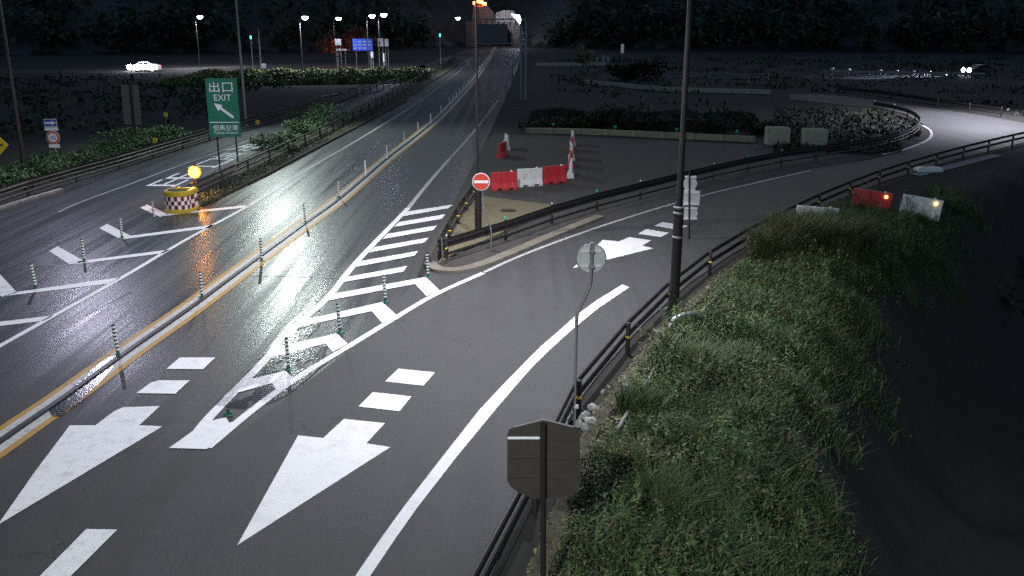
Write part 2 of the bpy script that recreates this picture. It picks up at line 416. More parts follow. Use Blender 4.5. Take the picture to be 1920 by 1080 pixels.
# main asphalt
main_pts = [Vector((-25, -6)), Vector((-23.6, 20))] + px([(-40,400),(0,388),(120,350),(240,315),(330,286),(430,256),(520,231),(620,203),(700,166),(775,127),(880,93),(915,85),(975,85),(976,95),(966,140),(945,190),(925,235),(912,262),(850,380),(800,470),(780,530),(650,660),(480,790),(380,860),(300,960),(230,1090)]) + [Vector((-5.5, -6))]
road = sheet('road', main_pts, 0.0, M['asphalt'], kind='structure')
ramp_pts = px([(230,1090),(300,960),(380,860),(480,790),(650,660),(780,530),(815,500),(870,505),(1000,462),(1130,412),(1280,372),(1440,335),(1560,310),(1650,296),(1700,280),(1742,262),(1751,248),(1735,235),(1700,214),(1650,202),(1570,196),(1480,186),(1480,176),(1570,178),(1660,188),(1760,205),(1850,218),(1925,232),(2130,205)])
ramp = sheet('ramp_road', [Vector((-5.5, -6))] + ramp_pts + offset(RAIL_R, -.25)[::-1], 0.004, M['asphalt_ramp'], kind='structure')
lot = sheet('closed_lot', px([(800,470),(850,380),(912,262),(930,250),(1000,252),(1440,272),(1560,282),(1640,296),(1560,310),(1440,335),(1280,372),(1130,412),(1000,462),(870,505),(815,500)]), 0.003, M['asphalt_lot'], kind='structure')
for o in (road, ramp, lot): pass
island = sheet('traffic_island', px([(1480,188),(1570,198),(1650,204),(1690,213),(1722,238),(1716,255),(1690,270),(1640,288),(1560,280),(1500,272),(1450,235)]), .06, M['soil'], kind='structure', thick=.07)
far_road = sheet('crossing_road', [Vector((-190, 146)), Vector((-60, 147))] + px([(560,119),(640,117),(770,118),(790,112)]) + px([(800,130),(640,125),(500,125)]) + [Vector((-60, 138)), Vector((-190, 134))], .0, M['asphalt_lot'], kind='structure')
vpt = px([(345,394),(400,372),(500,325),(620,262),(760,188),(840,135),(885,103),(870,100),(800,128),(720,178),(640,217),(560,252),(480,290),(400,330),(352,360)])
verge = sheet('median_verge', vpt, .10, M['verge'], kind='structure', thick=.11)

# ------------------------------------------------------------------ painted markings: parts of the road they lie on
ZP = .009
def mark(name, pts, m='paint', par=None, z=ZP, label=None):
    o = sheet(name, px(pts), z, M[m], par or road)
    if label: o['label'] = label
    return o
def line(name, pts, w, m='paint', par=None, z=ZP, off=0, n=5):
    return strip(name, smooth_line(px(pts), n), w, z, M[m], par or road, off=off)
# left edge line of the far-bound carriageway, bright near, greyer far away
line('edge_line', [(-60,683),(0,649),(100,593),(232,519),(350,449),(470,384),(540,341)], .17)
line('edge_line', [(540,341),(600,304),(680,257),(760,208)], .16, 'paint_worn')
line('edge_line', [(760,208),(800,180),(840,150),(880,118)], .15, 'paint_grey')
for q in ([(229,449),(240,443),(404,421),(392,428)], [(140,496),(148,490),(320,468),(306,475)], [(5,556),(30,548),(228,520),(205,532)],
          [(-20,614),(-20,606),(100,592),(82,602)], [(308,405),(315,401),(470,384),(455,390)]):
    mark('hatch_line', q)
for q in ([(186,428),(201,420),(244,442),(226,449)], [(92,471),(108,462),(160,491),(130,496)], [(-16,504),(-4,510),(32,549),(4,557),(-16,542)],
          [(263,390),(276,384),(316,402),(300,407)]):
    mark('hatch_block', q)
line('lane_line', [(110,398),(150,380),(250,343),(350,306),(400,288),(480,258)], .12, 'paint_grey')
# centre: orange lines outside, pale lines inside, dark kerb strip between
CEN = [(-70,876),(0,828),(55,790),(135,735),(235,662),(312,609),(370,568),(440,516),(505,468),(572,419),(640,370),(725,298),(782,254),(826,217),(856,186),(878,162),(898,137),(918,107),(928,88)]
cpts = smooth_line(px(CEN), 5)
for nm, off, w, m, z in (('orange_line', -.36, .15, 'paint_orange', ZP), ('orange_line', .40, .17, 'paint_orange', ZP),
                         ('white_line', -.18, .21, 'paint_worn', ZP), ('white_line', .21, .21, 'paint_worn', ZP)):
    strip(nm, cpts, w, z, M[m], road, off=off)
# gore lines
line('gore_line', [(352,838),(384,793),(438,736),(500,672),(533,629),(612,561),(672,488),(766,390)], .22, off=0)
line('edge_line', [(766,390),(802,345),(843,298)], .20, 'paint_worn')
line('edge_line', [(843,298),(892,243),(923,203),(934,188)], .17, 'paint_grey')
line('gore_line', [(388,840),(480,764),(560,707),(645,655),(735,600),(815,553),(906,512)], .2)
line('edge_line', [(908,511),(960,487),(1030,459),(1120,427),(1197,402),(1267,381),(1340,361),(1440,338),(1520,320)], .15, 'paint_worn', ramp, z=.012)
for q in ([(765,397),(849,384),(840,391),(755,406)], [(748,417),(835,402),(828,411),(738,426)], [(727,439),(820,423),(812,432),(717,449)],
          [(702,464),(804,446),(796,455),(692,474)], [(677,490),(784,471),(777,480),(667,501)], [(650,520),(764,499),(756,510),(640,530)]):
    mark('hatch_bar', q, z=.013)
for q in ([(616,553),(799,520),(824,545),(800,556),(778,533),(600,567)], [(572,600),(717,567),(743,591),(716,606),(697,584),(558,614)],
          [(522,650),(632,626),(652,645),(624,661),(610,645),(500,673)], [(468,712),(536,696),(550,711),(518,731),(510,719),(486,726),(442,738)]):
    mark('hatch_chevron', q, z=.013)
mark('gore_nose', [(317,841),(384,793),(424,783),(430,794),(440,790),(388,843)], z=.013)
# arrows and dashes
mark('lane_arrow', [(-4,985),(65,886),(131,798),(179,798),(215,771),(232,764),(300,762),(261,798),(305,800)], 'paint_tyre', label='worn white arrow pointing towards the camera in the left lane')
mark('lane_arrow', [(445,1023),(559,817),(606,822),(645,786),(722,794),(687,832),(732,839)], 'paint', label='white arrow pointing towards the camera in the ramp lane')
mark('lane_arrow', [(1074,503),(1130,450),(1160,453),(1180,445),(1221,451),(1204,461),(1225,466)], 'paint', ramp, label='far white arrow on the ramp behind the round sign')
for q, par, *mm in (([(337,671),(404,671),(381,693),(312,692.5)], road), ([(283,718),(297,714),(356,714),(329,739),(256,738)], road),
          ([(162,993),(220,994),(120,1094),(62,1094)], road, 'paint_tyre'), ([(747,692),(816,699),(794,724),(722,716)], ramp),
          ([(699,736),(772,744),(749,772),(672,763)], ramp), ([(1212,430),(1254,437),(1239,445),(1196,439)], ramp), ([(1242,417),(1290,424),(1272,431),(1227,424)], ramp)):
    mark('lane_dash', q, mm[0] if mm else 'paint', par, z=.012)
Lf = [(1167,534),(1120,563),(1080,592),(1050,619),(1014,650),(984,680),(942,723),(899,769),(829,858),(758,950),(716,1008),(673,1071),(655,1098)]
Rf = [(682,1098),(701,1071),(742,1010),(783,952),(856,858),(929,769),(964,728),(1000,687),(1035,653),(1069,622),(1120,580),(1180,539)]
mark('ramp_edge_line', Lf + Rf, 'paint', ramp, z=.012)
line('edge_line', [(1730,235),(1746,247),(1740,262),(1700,279),(1655,290)], .2, 'paint', ramp, z=.012)

line('pavement_joint', [(452,517),(540,519),(640,523)], .03, 'kerb_rubber', z=.006)
line('pavement_joint', [(-20,522),(20,497),(90,462),(150,440)], .06, 'kerb_rubber', z=.006)
line('pavement_joint', [(112,463),(140,482),(162,492)], .03, 'kerb_rubber', z=.006)
mark('asphalt_patch', [(66,487),(88,472),(104,484),(98,499),(72,498)], 'kerb_rubber', z=.005)
line('pavement_joint', [(160,592),(250,545)], .04, 'kerb_rubber', z=.006)
# separator strip between the carriageways
sep = strip('separator_kerb', cpts, .12, .05, M['kerb_rubber'], road, off=.015, h=.05)

# road lettering on the exit lane
def text_mesh(body, name='lettering'):
    cu = bpy.data.curves.new('tmp_text', 'FONT'); cu.body = body; cu.align_x = 'CENTER'; cu.align_y = 'CENTER'; cu.size = 1
    cu.resolution_u = 3
    o = bpy.data.objects.new('tmp_text', cu); COL.objects.link(o)
    dg = bpy.context.evaluated_depsgraph_get(); dg.update()
    me = bpy.data.meshes.new_from_object(o.evaluated_get(dg)); me.name = name
    bpy.data.objects.remove(o)
    xs = [v.co.x for v in me.vertices] or [0, 1]; ys = [v.co.y for v in me.vertices] or [0, 1]
    cx, cy = (min(xs)+max(xs))/2, (min(ys)+max(ys))/2; w, h = max(max(xs)-min(xs), .01), max(max(ys)-min(ys), .01)
    for v in me.vertices: v.co = ((v.co.x-cx)/w, (v.co.y-cy)/h, 0)
    return me
def lettering(name, body, m, parent, loc, rot, size):
    me = text_mesh(body, name); me.materials.clear(); me.materials.append(m)
    return link(name, me, parent, loc, rot, (size[0], size[1], 1))
for ch, (u, v), ln, rz in (('出', (331,336), 4.6, -2), ('口', (398,306), 3.4, -4), ('専', (428,292), 2.6, -6), ('用', (470,274), 4.4, -8)):
    p = P(u, v); lettering('road_letter', ch, M['paint'], road, (p.x, p.y, ZP), (0, 0, R(rz)), (1.5, ln))

# kerbs and concrete
nose = strip('kerb', smooth_line(px([(806,497),(822,508),(860,509),(905,498),(960,476),(1040,442),(1125,408)]), 5), .42, .1, M['concrete'], kind='structure', h=.11)
sheet('paved_nose', px([(822,498),(858,418),(893,377),(908,372),(1052,390),(1010,408),(950,436),(860,476)]), .10, M['concrete_tan'], kind='structure', thick=.11)
mb = MB(); p = P(953,395, .1); mb.lathe([(.0,.012),(.34,.012),(.36,0)], 20, (p.x, p.y, .1)); tag(mb.build('manhole_cover', M['manhole']), 'round rusty manhole cover in the tan paved nose', 'manhole')
strip('kerb', smooth_line(px([(-60,412),(0,392),(60,373),(115,357)]), 4), .22, .1, M['concrete_grey'], kind='structure', h=.11)
strip('gutter', offset(RAIL_R[1:8], .42), 0.3, .015, M['verge'], kind='structure', h=.1)
strip('kerb', px([(355,394),(400,376),(500,329),(620,265),(760,191)]), .2, .13, M['verge'], kind='structure', h=.12)
exec_later = []

# ------------------------------------------------------------------ guardrails
def resample(pts, step, jitter=0):
    out = [pts[0]]; acc = 0
    for a, b in zip(pts[:-1], pts[1:]):
        L = (b-a).length; pos = step-acc
        while pos <= L:
            out.append(a+(b-a)*(pos/L)); pos += step
        acc = (acc+L) % step if L < step-acc else L-(pos-step)
    return out
post_me = MB().lathe([(.0,.80),(.045,.80),(.057,.785),(.057,-.3)], 12).mesh('post', M['brown'])
band_me = MB().lathe([(.060,.40),(.063,.40),(.063,.46),(.060,.46)], 12).mesh('reflective_band', M['yellow_band'])
refl_me = MB().box((0,0,0), (.1,.05,.09), ch=.01).mesh('reflector', M['teal'])
reflw_me = MB().box((0,0,0), (.08,.05,.08), ch=.01).mesh('reflector', M['white_refl'])
def wbeam(a, b, z0, h, off, mt=.0):
    prof = [(.0,0),(.035,.03),(.035,.09),(.0,.13),(.0,.17),(.035,.21),(.035,.27),(.0,.30)]
    prof = [(x, y*h/.3) for x, y in prof]; d = (b-a).normalized(); nrm = Vector((-d.y, d.x))
    vs = []; k = len(prof)
    for q in (a, b):
        for (t, z) in prof: vs.append((q.x+nrm.x*(off+t), q.y+nrm.y*(off+t), z0+z))
    for q in (a, b):
        for (t, z) in prof: vs.append((q.x+nrm.x*(off+t-.006), q.y+nrm.y*(off+t-.006), z0+z))
    fs = [(i, i+1, k+i+1, k+i) for i in range(k-1)] + [(2*k+i, 3*k+i, 3*k+i+1, 2*k+i+1) for i in range(k-1)]
    fs += [(0, k, 3*k, 2*k), (k-1, 3*k-1, 4*k-1, 2*k-1)]
    return MB().add(vs, fs)
def guardrail(pts, label, step=4.0, side=1, style='beam', group='dark brown guardrails', band=True, refl=None, zb=0.0, name='guardrail', mtl='brown', smooth=4):
    pts = smooth_line(pts, smooth) if smooth else pts
    ps = resample(pts, step)
    root = empty(name, (ps[0].x, ps[0].y, zb), label, 'guardrail', group)
    o0 = Vector((ps[0].x, ps[0].y)); loc = [p-o0 for p in ps]
    for i, p in enumerate(loc):
        po = link('post', post_me, root, (p.x, p.y, 0))
        if band: link('reflective_band', band_me, po)
        if refl:
            link('reflector', reflw_me, po, (0, 0, .33 if i % 2 else .84), scale=(.7, .9, .7))
        if refl and i % refl == 1:
            d = (loc[min(i+1, len(loc)-1)]-loc[max(i-1, 0)]).normalized()
            link('reflector', refl_me, root, (p.x-d.y*.0, p.y, .86), (0, 0, math.atan2(d.y, d.x)))
    m = M[mtl]
    for a, b in zip(loc[:-1], loc[1:]):
        if style == 'beam':
            wbeam(a, b, .44, .34, side*.075).build('beam', m, root)
            d = (b-a).normalized(); n2 = Vector((-d.y, d.x))*side*.09
            MB().tube([(a.x+n2.x, a.y+n2.y, .22), (b.x+n2.x, b.y+n2.y, .22)], .05, 8).build('pipe_rail', m, root)
        elif style == 'double':
            d = (b-a).normalized(); n2 = Vector((-d.y, d.x))*side*.1
            for z in (.70, .38):
                c_ = (a+b)/2+n2
                MB().box((0,0,0), ((b-a).length+.004, .075, .15), ch=.025).build('beam', m, root, loc=(c_.x, c_.y, z), rot=(0,0,math.atan2(d.y,d.x)))
        else:
            for z in ((.72,.055), (.45,.04), (.22,.04)):
                d = (b-a).normalized(); n2 = Vector((-d.y, d.x))*side*.09
                MB().tube([(a.x+n2.x, a.y+n2.y, z[0]), (b.x+n2.x, b.y+n2.y, z[0])], z[1], 8).build('pipe_rail', m, root)
    return root
guardrail(RAIL_R, 'long dark guardrail curving along the right side of the ramp beside the grass', 4.0, 1, 'double', smooth=4)
ISL = px([(838,486),(905,469),(975,440),(1050,415),(1130,391),(1210,370),(1300,346),(1400,322),(1500,303),(1600,288),(1680,270),(1712,255),(1722,240),(1700,222),(1650,209),(1590,202)])
guardrail(ISL, 'dark guardrail along the left side of the ramp, bending back round the lit island tip', 3.4, -1, 'beam', refl=2)
guardrail(px([(828,487),(850,440),(873,402),(893,373)]), 'short dark guardrail from the paved nose up to the no entry sign', 2.6, 1, 'beam', smooth=0)
tag(MB().tube([(*P(826,488).xy, .47), (*P(826,488).xy, .8)], .0).build('x', M['brown']) if False else empty('guardrail_nose', (*P(829,490).xy, 0), 'rounded dark end section joining the two guardrails at the paved nose', 'guardrail', 'dark brown guardrails'))
nose_e = [o for o in bpy.data.objects if o.name == 'guardrail_nose'][0]
mb = MB(); k = 9
arc = [Vector((-.16*math.cos(t)*1.0, -.22*math.sin(t))) for t in np.linspace(-.3, math.pi+.3, k)]
for a, b in zip(arc[:-1], arc[1:]): mb.v, mb.f, mb.mi, mb.sm = (lambda w: (mb.v+w.v, mb.f+[tuple(i+len(mb.v) for i in f) for f in w.f], mb.mi+w.mi, mb.sm+w.sm))(wbeam(a, b, .40, .38, .03))
mb.build('end_beam', M['brown'], nose_e)
for dx in (-.1, .12): po = link('post', post_me, nose_e, (dx, .1, 0)); link('reflective_band', band_me, po)
MB().tube([(.02,-.2,.0), (.02,-.2,.85)], .02, 8).build('marker_rod', M['steel'], nose_e)

LV = px([(-150,440),(-60,407),(0,384),(120,346),(240,311),(330,282),(430,252),(520,228),(620,199),(690,168)])
guardrail(LV, 'dark guardrail along the left verge below the green shrubs', 4.0, -1, 'beam', band=False)
MED = px([(362,376),(400,358),(470,325),(560,281),(640,241),(720,195),(800,146),(862,108)])
guardrail(MED, 'dark guardrail on the median running back from the checkered crash cushion', 3.6, 1, 'pipe', band=False)
guardrail(px([(977,70),(976,97),(970,125),(960,152)]), 'pale steel guardrail curving along the right of the far carriageway', 4.0, 1, 'beam', band=False, mtl='steel', group='pale steel rails')
guardrail(px([(600,197),(650,186),(700,172),(760,156)]), 'thin pale fence on posts beside the exit road', 2.5, 1, 'pipe', band=False, mtl='steel_dull', group='pale steel rails')
guardrail(px([(1570,176),(1660,186),(1760,202),(1850,214),(1930,228)]), 'dark guardrail along the far edge of the lit ramp bend', 4, 1, 'beam', band=False)
guardrail(px([(1540,141),(1620,143),(1700,144),(1780,146),(1840,147),(1905,148)]), 'far guardrail whose posts glint beneath the distant headlights', 4.2, 1, 'beam', band=False, mtl='steel_dull', group='pale steel rails')
farrefl = [(1561,130),(1592,132),(1651,134),(1682,135),(1713,136),(1744,137),(1773,138),(1803,138)]

# ------------------------------------------------------------------ low concrete walls
def wall(pts, h, t, label, m='concrete', name='concrete_wall', group='low concrete walls', block=2.0):
    pts = smooth_line(px(pts), 3); ps = resample(pts, block)
    root = empty(name, (ps[0].x, ps[0].y, 0), label, 'wall', group)
    for i, (a, b) in enumerate(zip(ps[:-1], ps[1:])):
        c = (a+b)/2 - ps[0]; d = b-a
        MB().box((0, 0, 0), (d.length-.03, t, h+random.uniform(-.015, .015)), ch=.03).build('block', M[m], root, loc=(c.x, c.y, h/2-.02), rot=(0, 0, math.atan2(d.y, d.x)))
    return root
wl1 = wall([(985,250),(1100,252),(1250,259),(1360,264),(1445,268)], .42, .25, 'low concrete wall with reflectors along the back of the closed lot', 'concrete_wall')
wall([(1004,124),(1080,124),(1150,123)], .6, .3, 'short pale concrete wall far behind the small tree', 'concrete_block')
wall([(1095,157),(1160,163),(1240,171),(1340,174),(1456,177)], .5, .3, 'long pale concrete parapet of the far curved road', 'concrete_block')
guardrail(px([(1160,144),(1240,146),(1330,148),(1445,149)]), 'thin pale rail of the farther road behind the parapet', 4, 1, 'pipe', band=False, mtl='steel_dull', group='pale steel rails')
for (u, v), wh in zip([(1037,249),(1153,254),(1268,259),(1381,263)], ('leftmost', 'second from the left', 'nearest the tall lamp pole', 'rightmost')):
    p = P(u, v); r = empty('wall_reflector', (p.x, p.y, .4), None, 'reflector', 'reflectors on the lot wall'); r['label'] = 'small teal reflector on top of the low lot wall, '+wh
    MB().box((0,0,.08), (.02,.02,.2)).build('bracket', M['steel_dull'], r); MB().box((0,-.02,.22), (.2,.03,.12), ch=.01).build('lens', M['teal'], r)

# two concrete blocks at the end of the wall
for i, (u0, u1, v, lab) in enumerate([(1438,1480,273,'square concrete block at the end of the lot wall, left of the pair'), (1507,1550,277,'square concrete block standing alone, right of the pair')]):
    a, b = P(u0, v), P(u1, v); w = (b-a).length
    o = MB().box((0, w*.35, .56), (w, w*.7, 1.15), ch=.05).build('concrete_block', M['concrete_block'], loc=((a.x+b.x)/2, a.y, 0), rot=(0, 0, R(-4)))
    tag(o, lab, 'concrete block', 'large concrete blocks')

# ------------------------------------------------------------------ delineator posts
dbase = MB().lathe([(.0,.035),(.055,.035),(.1,.012),(.105,0)], 16).mesh('base', M['green_base'])
dbody = MB().lathe([(.0,.80),(.034,.80),(.04,.785),(.04,.03),(.05,.02)], 12).mesh('pole', M['green_post'])
dband = MB().lathe([(.042,0),(.045,.004),(.045,.046),(.042,.05)], 12).mesh('reflective_band', M['white_band'])
dbody2 = MB().lathe([(.0,.80),(.036,.80),(.042,.785),(.042,.03),(.05,.02)], 12).mesh('pole', M['grey_band'])
def delineator(u, v, label, white=False, group='delineator posts', h=1.0):
    p = P(u, v); r = empty('delineator_post', (p.x, p.y, .006), label, 'delineator post', group)
    r.rotation_euler = (R(random.uniform(-3, 3)), R(random.uniform(-3, 3)), 0)
    link('base', dbase, r); link('pole', dbody2 if white else dbody, r, scale=(1, 1, h))
    for k in range(0 if white else 7): link('reflective_band', dband, r, (0, 0, (.13+k*.097)*h))
    if white: link('reflective_band', dband, r, (0, 0, .66)); link('reflective_band', dband, r, (0, 0, .5))
    return r
for (u, v), lab in zip([(222,666),(379,558),(491,490),(573,419),(635,371)],
    ['nearest banded post on the centre line', 'banded centre line post, second from the camera', 'banded centre line post beside the brightest glare', 'banded centre line post, fourth from the camera', 'banded centre line post, fifth and last with green stripes']):
    delineator(u, v, lab+', white and dark green', group='delineator posts along the centre line')
ordn15 = ['first','second','third','fourth','fifth','sixth','seventh','eighth','ninth','tenth','eleventh','twelfth','thirteenth','fourteenth','last']
ordn = ['first', 'second', 'third', 'fourth', 'fifth', 'sixth']
for i, (u, v) in enumerate([(686,330),(726,298),(758,271),(785,251),(808,233),(827,215)]):
    delineator(u, v, ordn[i]+' of the spaced white posts beyond the banded centre line posts', True, 'delineator posts along the centre line')
for jj, (u, v) in enumerate([(842,198),(849.5,192),(856,185),(862,179),(868,173),(873,167.5),(878,162),(883,157),(888,151),(892,145),(896,140),(900,134),(904,128),(908,122),(912,116)]):
    delineator(u, v, ordn15[jj]+' post of the close-set white row far along the centre line', True, 'close-set white posts of the far centre line')
for (u, v), lab in zip([(803,520),(723,566),(638,623),(541,694)], ['at the top of the gore beside the paved nose', 'second from the paved nose in the gore hatching', 'third from the paved nose in the gore hatching', 'nearest in the gore, dark against the glare']):
    delineator(u, v, 'banded flexible post '+lab, group='delineator posts in the gore hatching')
for (u, v), lab in zip([(68,541),(158,491),(229,447),(290,412)], ['leftmost in the exit hatching', 'beside the dark patch in the exit hatching', 'behind the large white block in the exit hatching', 'just left of the crash cushion']):
    delineator(u, v, 'banded flexible post '+lab, group='delineator posts in the exit hatching')
p = P(428,779); r = empty('broken_post_base', (p.x, p.y, .015), 'broken green post base lying open at the gore tip', 'post base')
link('base', dbase, r); MB().add([(-.1,.0,.03),(.02,-.05,.05),(.16,.02,.09),(.05,.1,.04)], [(0,1,2,3)]).build('torn_flap', M['green_base'], r)
MB().lathe([(.03,.03),(.035,.09),(.03,.11)], 10).build('stub', M['green_post'], r)

# ------------------------------------------------------------------ crash cushion and amber lamp
p0 = P(331, 401)
cc = empty('crash_cushion', (p0.x, p0.y+.35, 0), 'yellow crash cushion with red and white checkered band at the exit nose', 'crash cushion', rz=R(-4))
def dshape(w, l, n=14):     # rounded nose towards the camera, square back
    a = [(w/2*math.cos(t), -w/2*math.sin(t)*.75) for t in np.linspace(0, math.pi, n)]
    return a + [(-w/2, l*.5), (-w/2+.02, l), (w/2-.02, l), (w/2, l*.5)]
def dband_mesh(w, l, zs, scl, mats, mi=0):
    mb = MB(); rings = []
    for z, s in zip(zs, scl): rings.append([(x*s, y*s, z) for x, y in dshape(w, l)])
    n = len(rings[0]); vs = [q for g in rings for q in g]; fs = []
    for i in range(len(rings)-1):
        for k2 in range(n): fs.append((i*n+k2, i*n+(k2+1) % n, (i+1)*n+(k2+1) % n, (i+1)*n+k2))
    fs += [tuple(range(n)), tuple(range((len(rings)-1)*n, len(rings)*n))]
    return mb.add(vs, fs, mi)
dband_mesh(1.12, .75, (.0,.05,.16,.18), (1.0,1.06,1.06,1.0), 0).build('bottom_ring', M['yellow'], cc)
dband_mesh(1.1, .75, (.18,.72), (1,1), 0).build('core', M['check_white'], cc)
ds = dshape(1.1, .75, 13); per = ds[:13]; per = [(.54,.72),(.55,.36)] + per + [(-.55,.36),(-.54,.72)]
for r_ in range(3):
    for c_ in range(len(per)-1):
        (x0, y0), (x1, y1) = per[c_], per[c_+1]
        s = 1.012; z0 = .185+r_*.178; z1 = z0+.174
        mb = MB().add([(x0*s,y0*s,z0),(x1*s,y1*s,z0),(x1*s,y1*s,z1),(x0*s,y0*s,z1)], [(0,1,2,3)])
        mb.build('check_square', M['check_red'] if (r_+c_) % 2 else M['check_white'], cc)
dband_mesh(1.12, .75, (.72,.76,.90,.95), (1.0,1.07,1.07,.98), 0).build('lid', M['yellow'], cc)
dband_mesh(.8, .45, (.95,.985), (1,.93), 0).build('lid_recess', M['kerb_rubber'], cc)
MB().box((.12,.05,1.0), (.5,.1,.07), rz=.2, ch=.015).build('lid_bar', M['yellow'], cc)
MB().box((-.1,.3,1.0), (.14,.3,.07), rz=.2, ch=.015).build('lid_bar', M['yellow'], cc)
pl = D(364, 323, 41.3)
al = empty('warning_lamp', (pl.x, pl.y, 0), 'glowing round amber warning lamp on a dark mast behind the crash cushion', 'warning lamp')
MB().tube([(0,.12,0),(0,.12,pl.z+.3)], .05, 10).build('mast', M['brown'], al)
MB().lathe([(.0,.42),(.05,.4),(.11,.2),(.13,.18)], 12, (0,.12,pl.z)).build('cap', M['brown'], al)
mb = MB(); mb.tube([(0,.02,pl.z),(0,.12,pl.z)], .28, 24); mb.build('halo_rim', M['amber_halo_rim'], al)  # emissive ring paints the orange halo round the lens
mb = MB(); mb.tube([(0,-.03,pl.z),(0,.015,pl.z)], .25, 24); mb.build('lens', M['lens_amber'], al)
def point(name, loc, e, c, rad, parent=None, spot=None, aim=(0,0,-1), blend=.6):
    ld = bpy.data.lights.new(name, 'SPOT' if spot else 'POINT'); ld.energy = e; ld.color = c; ld.shadow_soft_size = rad
    if spot: ld.spot_size = R(spot); ld.spot_blend = blend
    lo = bpy.data.objects.new(name, ld); COL.objects.link(lo); lo.location = loc
    if parent: lo.parent = parent
    if spot: lo.rotation_euler = Vector(aim).to_track_quat('-Z', 'Y').to_euler()
    return lo
point('amber_light', (0, -.3, pl.z), 190, (1, .38, .04), .2, al)

# ------------------------------------------------------------------ water-filled barriers
def barrier_mesh(L, H, m):
    mb = MB(); n = 7
    prof = lambda k: [(-.21-.0*k, 0), (-.2, .10), (-.1, .34), (-.075, H-.05), (-.06, H), (.06, H), (.075, H-.05), (.1, .34), (.2, .10), (.21, 0)]
    xs = [-L/2, -L/2+.03, -L/2+.24, -L/2+.28, -.04, 0, .04, L/2-.28, L/2-.24, L/2-.03, L/2]
    ss = [.86, 1, 1, .9, .9, 1.0, .9, .9, 1, 1, .86]
    vs = []; fs = []; k = 10
    for x, s in zip(xs, ss):
        vs += [(x, y*s, z) for y, z in prof(1)]
    for i in range(len(xs)-1):
        for j in range(k): fs.append((i*k+j, i*k+(j+1) % k, (i+1)*k+(j+1) % k, (i+1)*k+j))
    fs += [tuple(range(k)), tuple(range((len(xs)-1)*k, len(xs)*k))]
    mb.add(vs, fs); return mb.mesh('body', m)
bar_me = {(c, L): barrier_mesh(L, .86, M[c]) for c in ('red', 'white') for L in (1.28, 1.6)}
cap_me = MB().lathe([(.0,.05),(.05,.05),(.06,.0)], 12).mesh('filler_cap', M['white']); hole_me = MB().box((0,0,0), (.22,.02,.07), ch=.008).mesh('fork_slot', M['black'])
def barrier(p, rz, c, label, L=1.28, lamp=False, tilt=0, group='plastic road barriers'):
    r = empty('road_barrier', p, label, 'road barrier', group, rz); r.rotation_euler = (R(random.uniform(-2,2)), tilt, rz)
    link('body', bar_me[(c, L)], r); link('filler_cap', cap_me, r, (L*.3, 0, .86))
    for s in (-1, 1):
        for x in (-.3, .3): link('fork_slot', hole_me, r, (x, s*.203, .06))
    if lamp:
        MB().tube([(L*.33,-.1,.7),(L*.33,-.15,.7)], .075, 14).build('lamp_lens', M['lens_amber_small'], r)
    return r
def bseg(a, b, c, label):
    A, B = P(*a), P(*b); mid = (A+B)/2; barrier(mid, math.atan2(B.y-A.y, B.x-A.x), c, label)
bseg((921,357), (969,354), 'red', 'red plastic barrier right behind the no entry sign')
bseg((971,350), (1015,347), 'white', 'white plastic barrier between two red ones in the front row')
bseg((1016,345), (1062,341), 'red', 'red plastic barrier at the right end of the front row')
barrier(P(1070,331), R(84), 'white', 'white barrier seen end on at the right corner of the row')
barrier(P(1071,312), R(86), 'red', 'red barrier seen end on behind the white corner one')
barrier(P(1072,298), R(87), 'white', 'white barrier third from the corner, seen end on')
barrier(P(1073,283), R(88), 'red', 'red barrier fourth from the corner, seen end on')
barrier(P(1074,272), R(88), 'white', 'white barrier farthest back in the right hand column')
barrier(P(942,294), R(74), 'red', 'red barrier standing alone end on behind the no entry sign')
barrier(P(950,279), R(95), 'white', 'white barrier end on behind the lone red one')
p = PT(1630,394); barrier(p, R(-16), 'red', 'red barrier with a small amber lamp among the weeds', 1.6, True, R(7), 'barriers beyond the ramp guardrail')
p = PT(1722,407); barrier(p, R(-20), 'white', 'white barrier with a small amber lamp, rightmost in the dark', 1.6, True, R(7), 'barriers beyond the ramp guardrail')
p = PT(1528,428); barrier(p, R(-10), 'white', 'white barrier half hidden behind the tall dry grass', 1.6, False, R(3), 'barriers beyond the ramp guardrail')

# ------------------------------------------------------------------ signs
def disc(mb, c, r, t, n=32, mi=0):   # disc facing -y
    return mb.tube([(c[0], c[1]-t/2, c[2]), (c[0], c[1]+t/2, c[2])], r, n, mi)
# no entry
b = P(921, 463, .1); c = D(902, 341, b.y-.1)
ne = empty('no_entry_sign', (b.x, b.y, .1), 'round red no entry sign on a bent grey post at the paved nose', 'road sign')
cx, cz = c.x-b.x, c.z-.1
MB().tube([(0,0,-.1),(0,0,.55),(-.03,0,.75),(cx+.06,0,1.3),(cx+.04,0,1.45),(cx+.04,0,cz+.3)], .032, 10).build('post', M['steel'], ne)
disc(MB(), (cx,-.06,cz), .31, .02).build('sign_rim', M['sign_white'], ne)
disc(MB(), (cx,-.075,cz), .285, .012).build('sign_face', M['sign_red'], ne)
MB().box((cx,-.084,cz), (.5,.01,.1)).build('white_bar', M['sign_white'], ne)
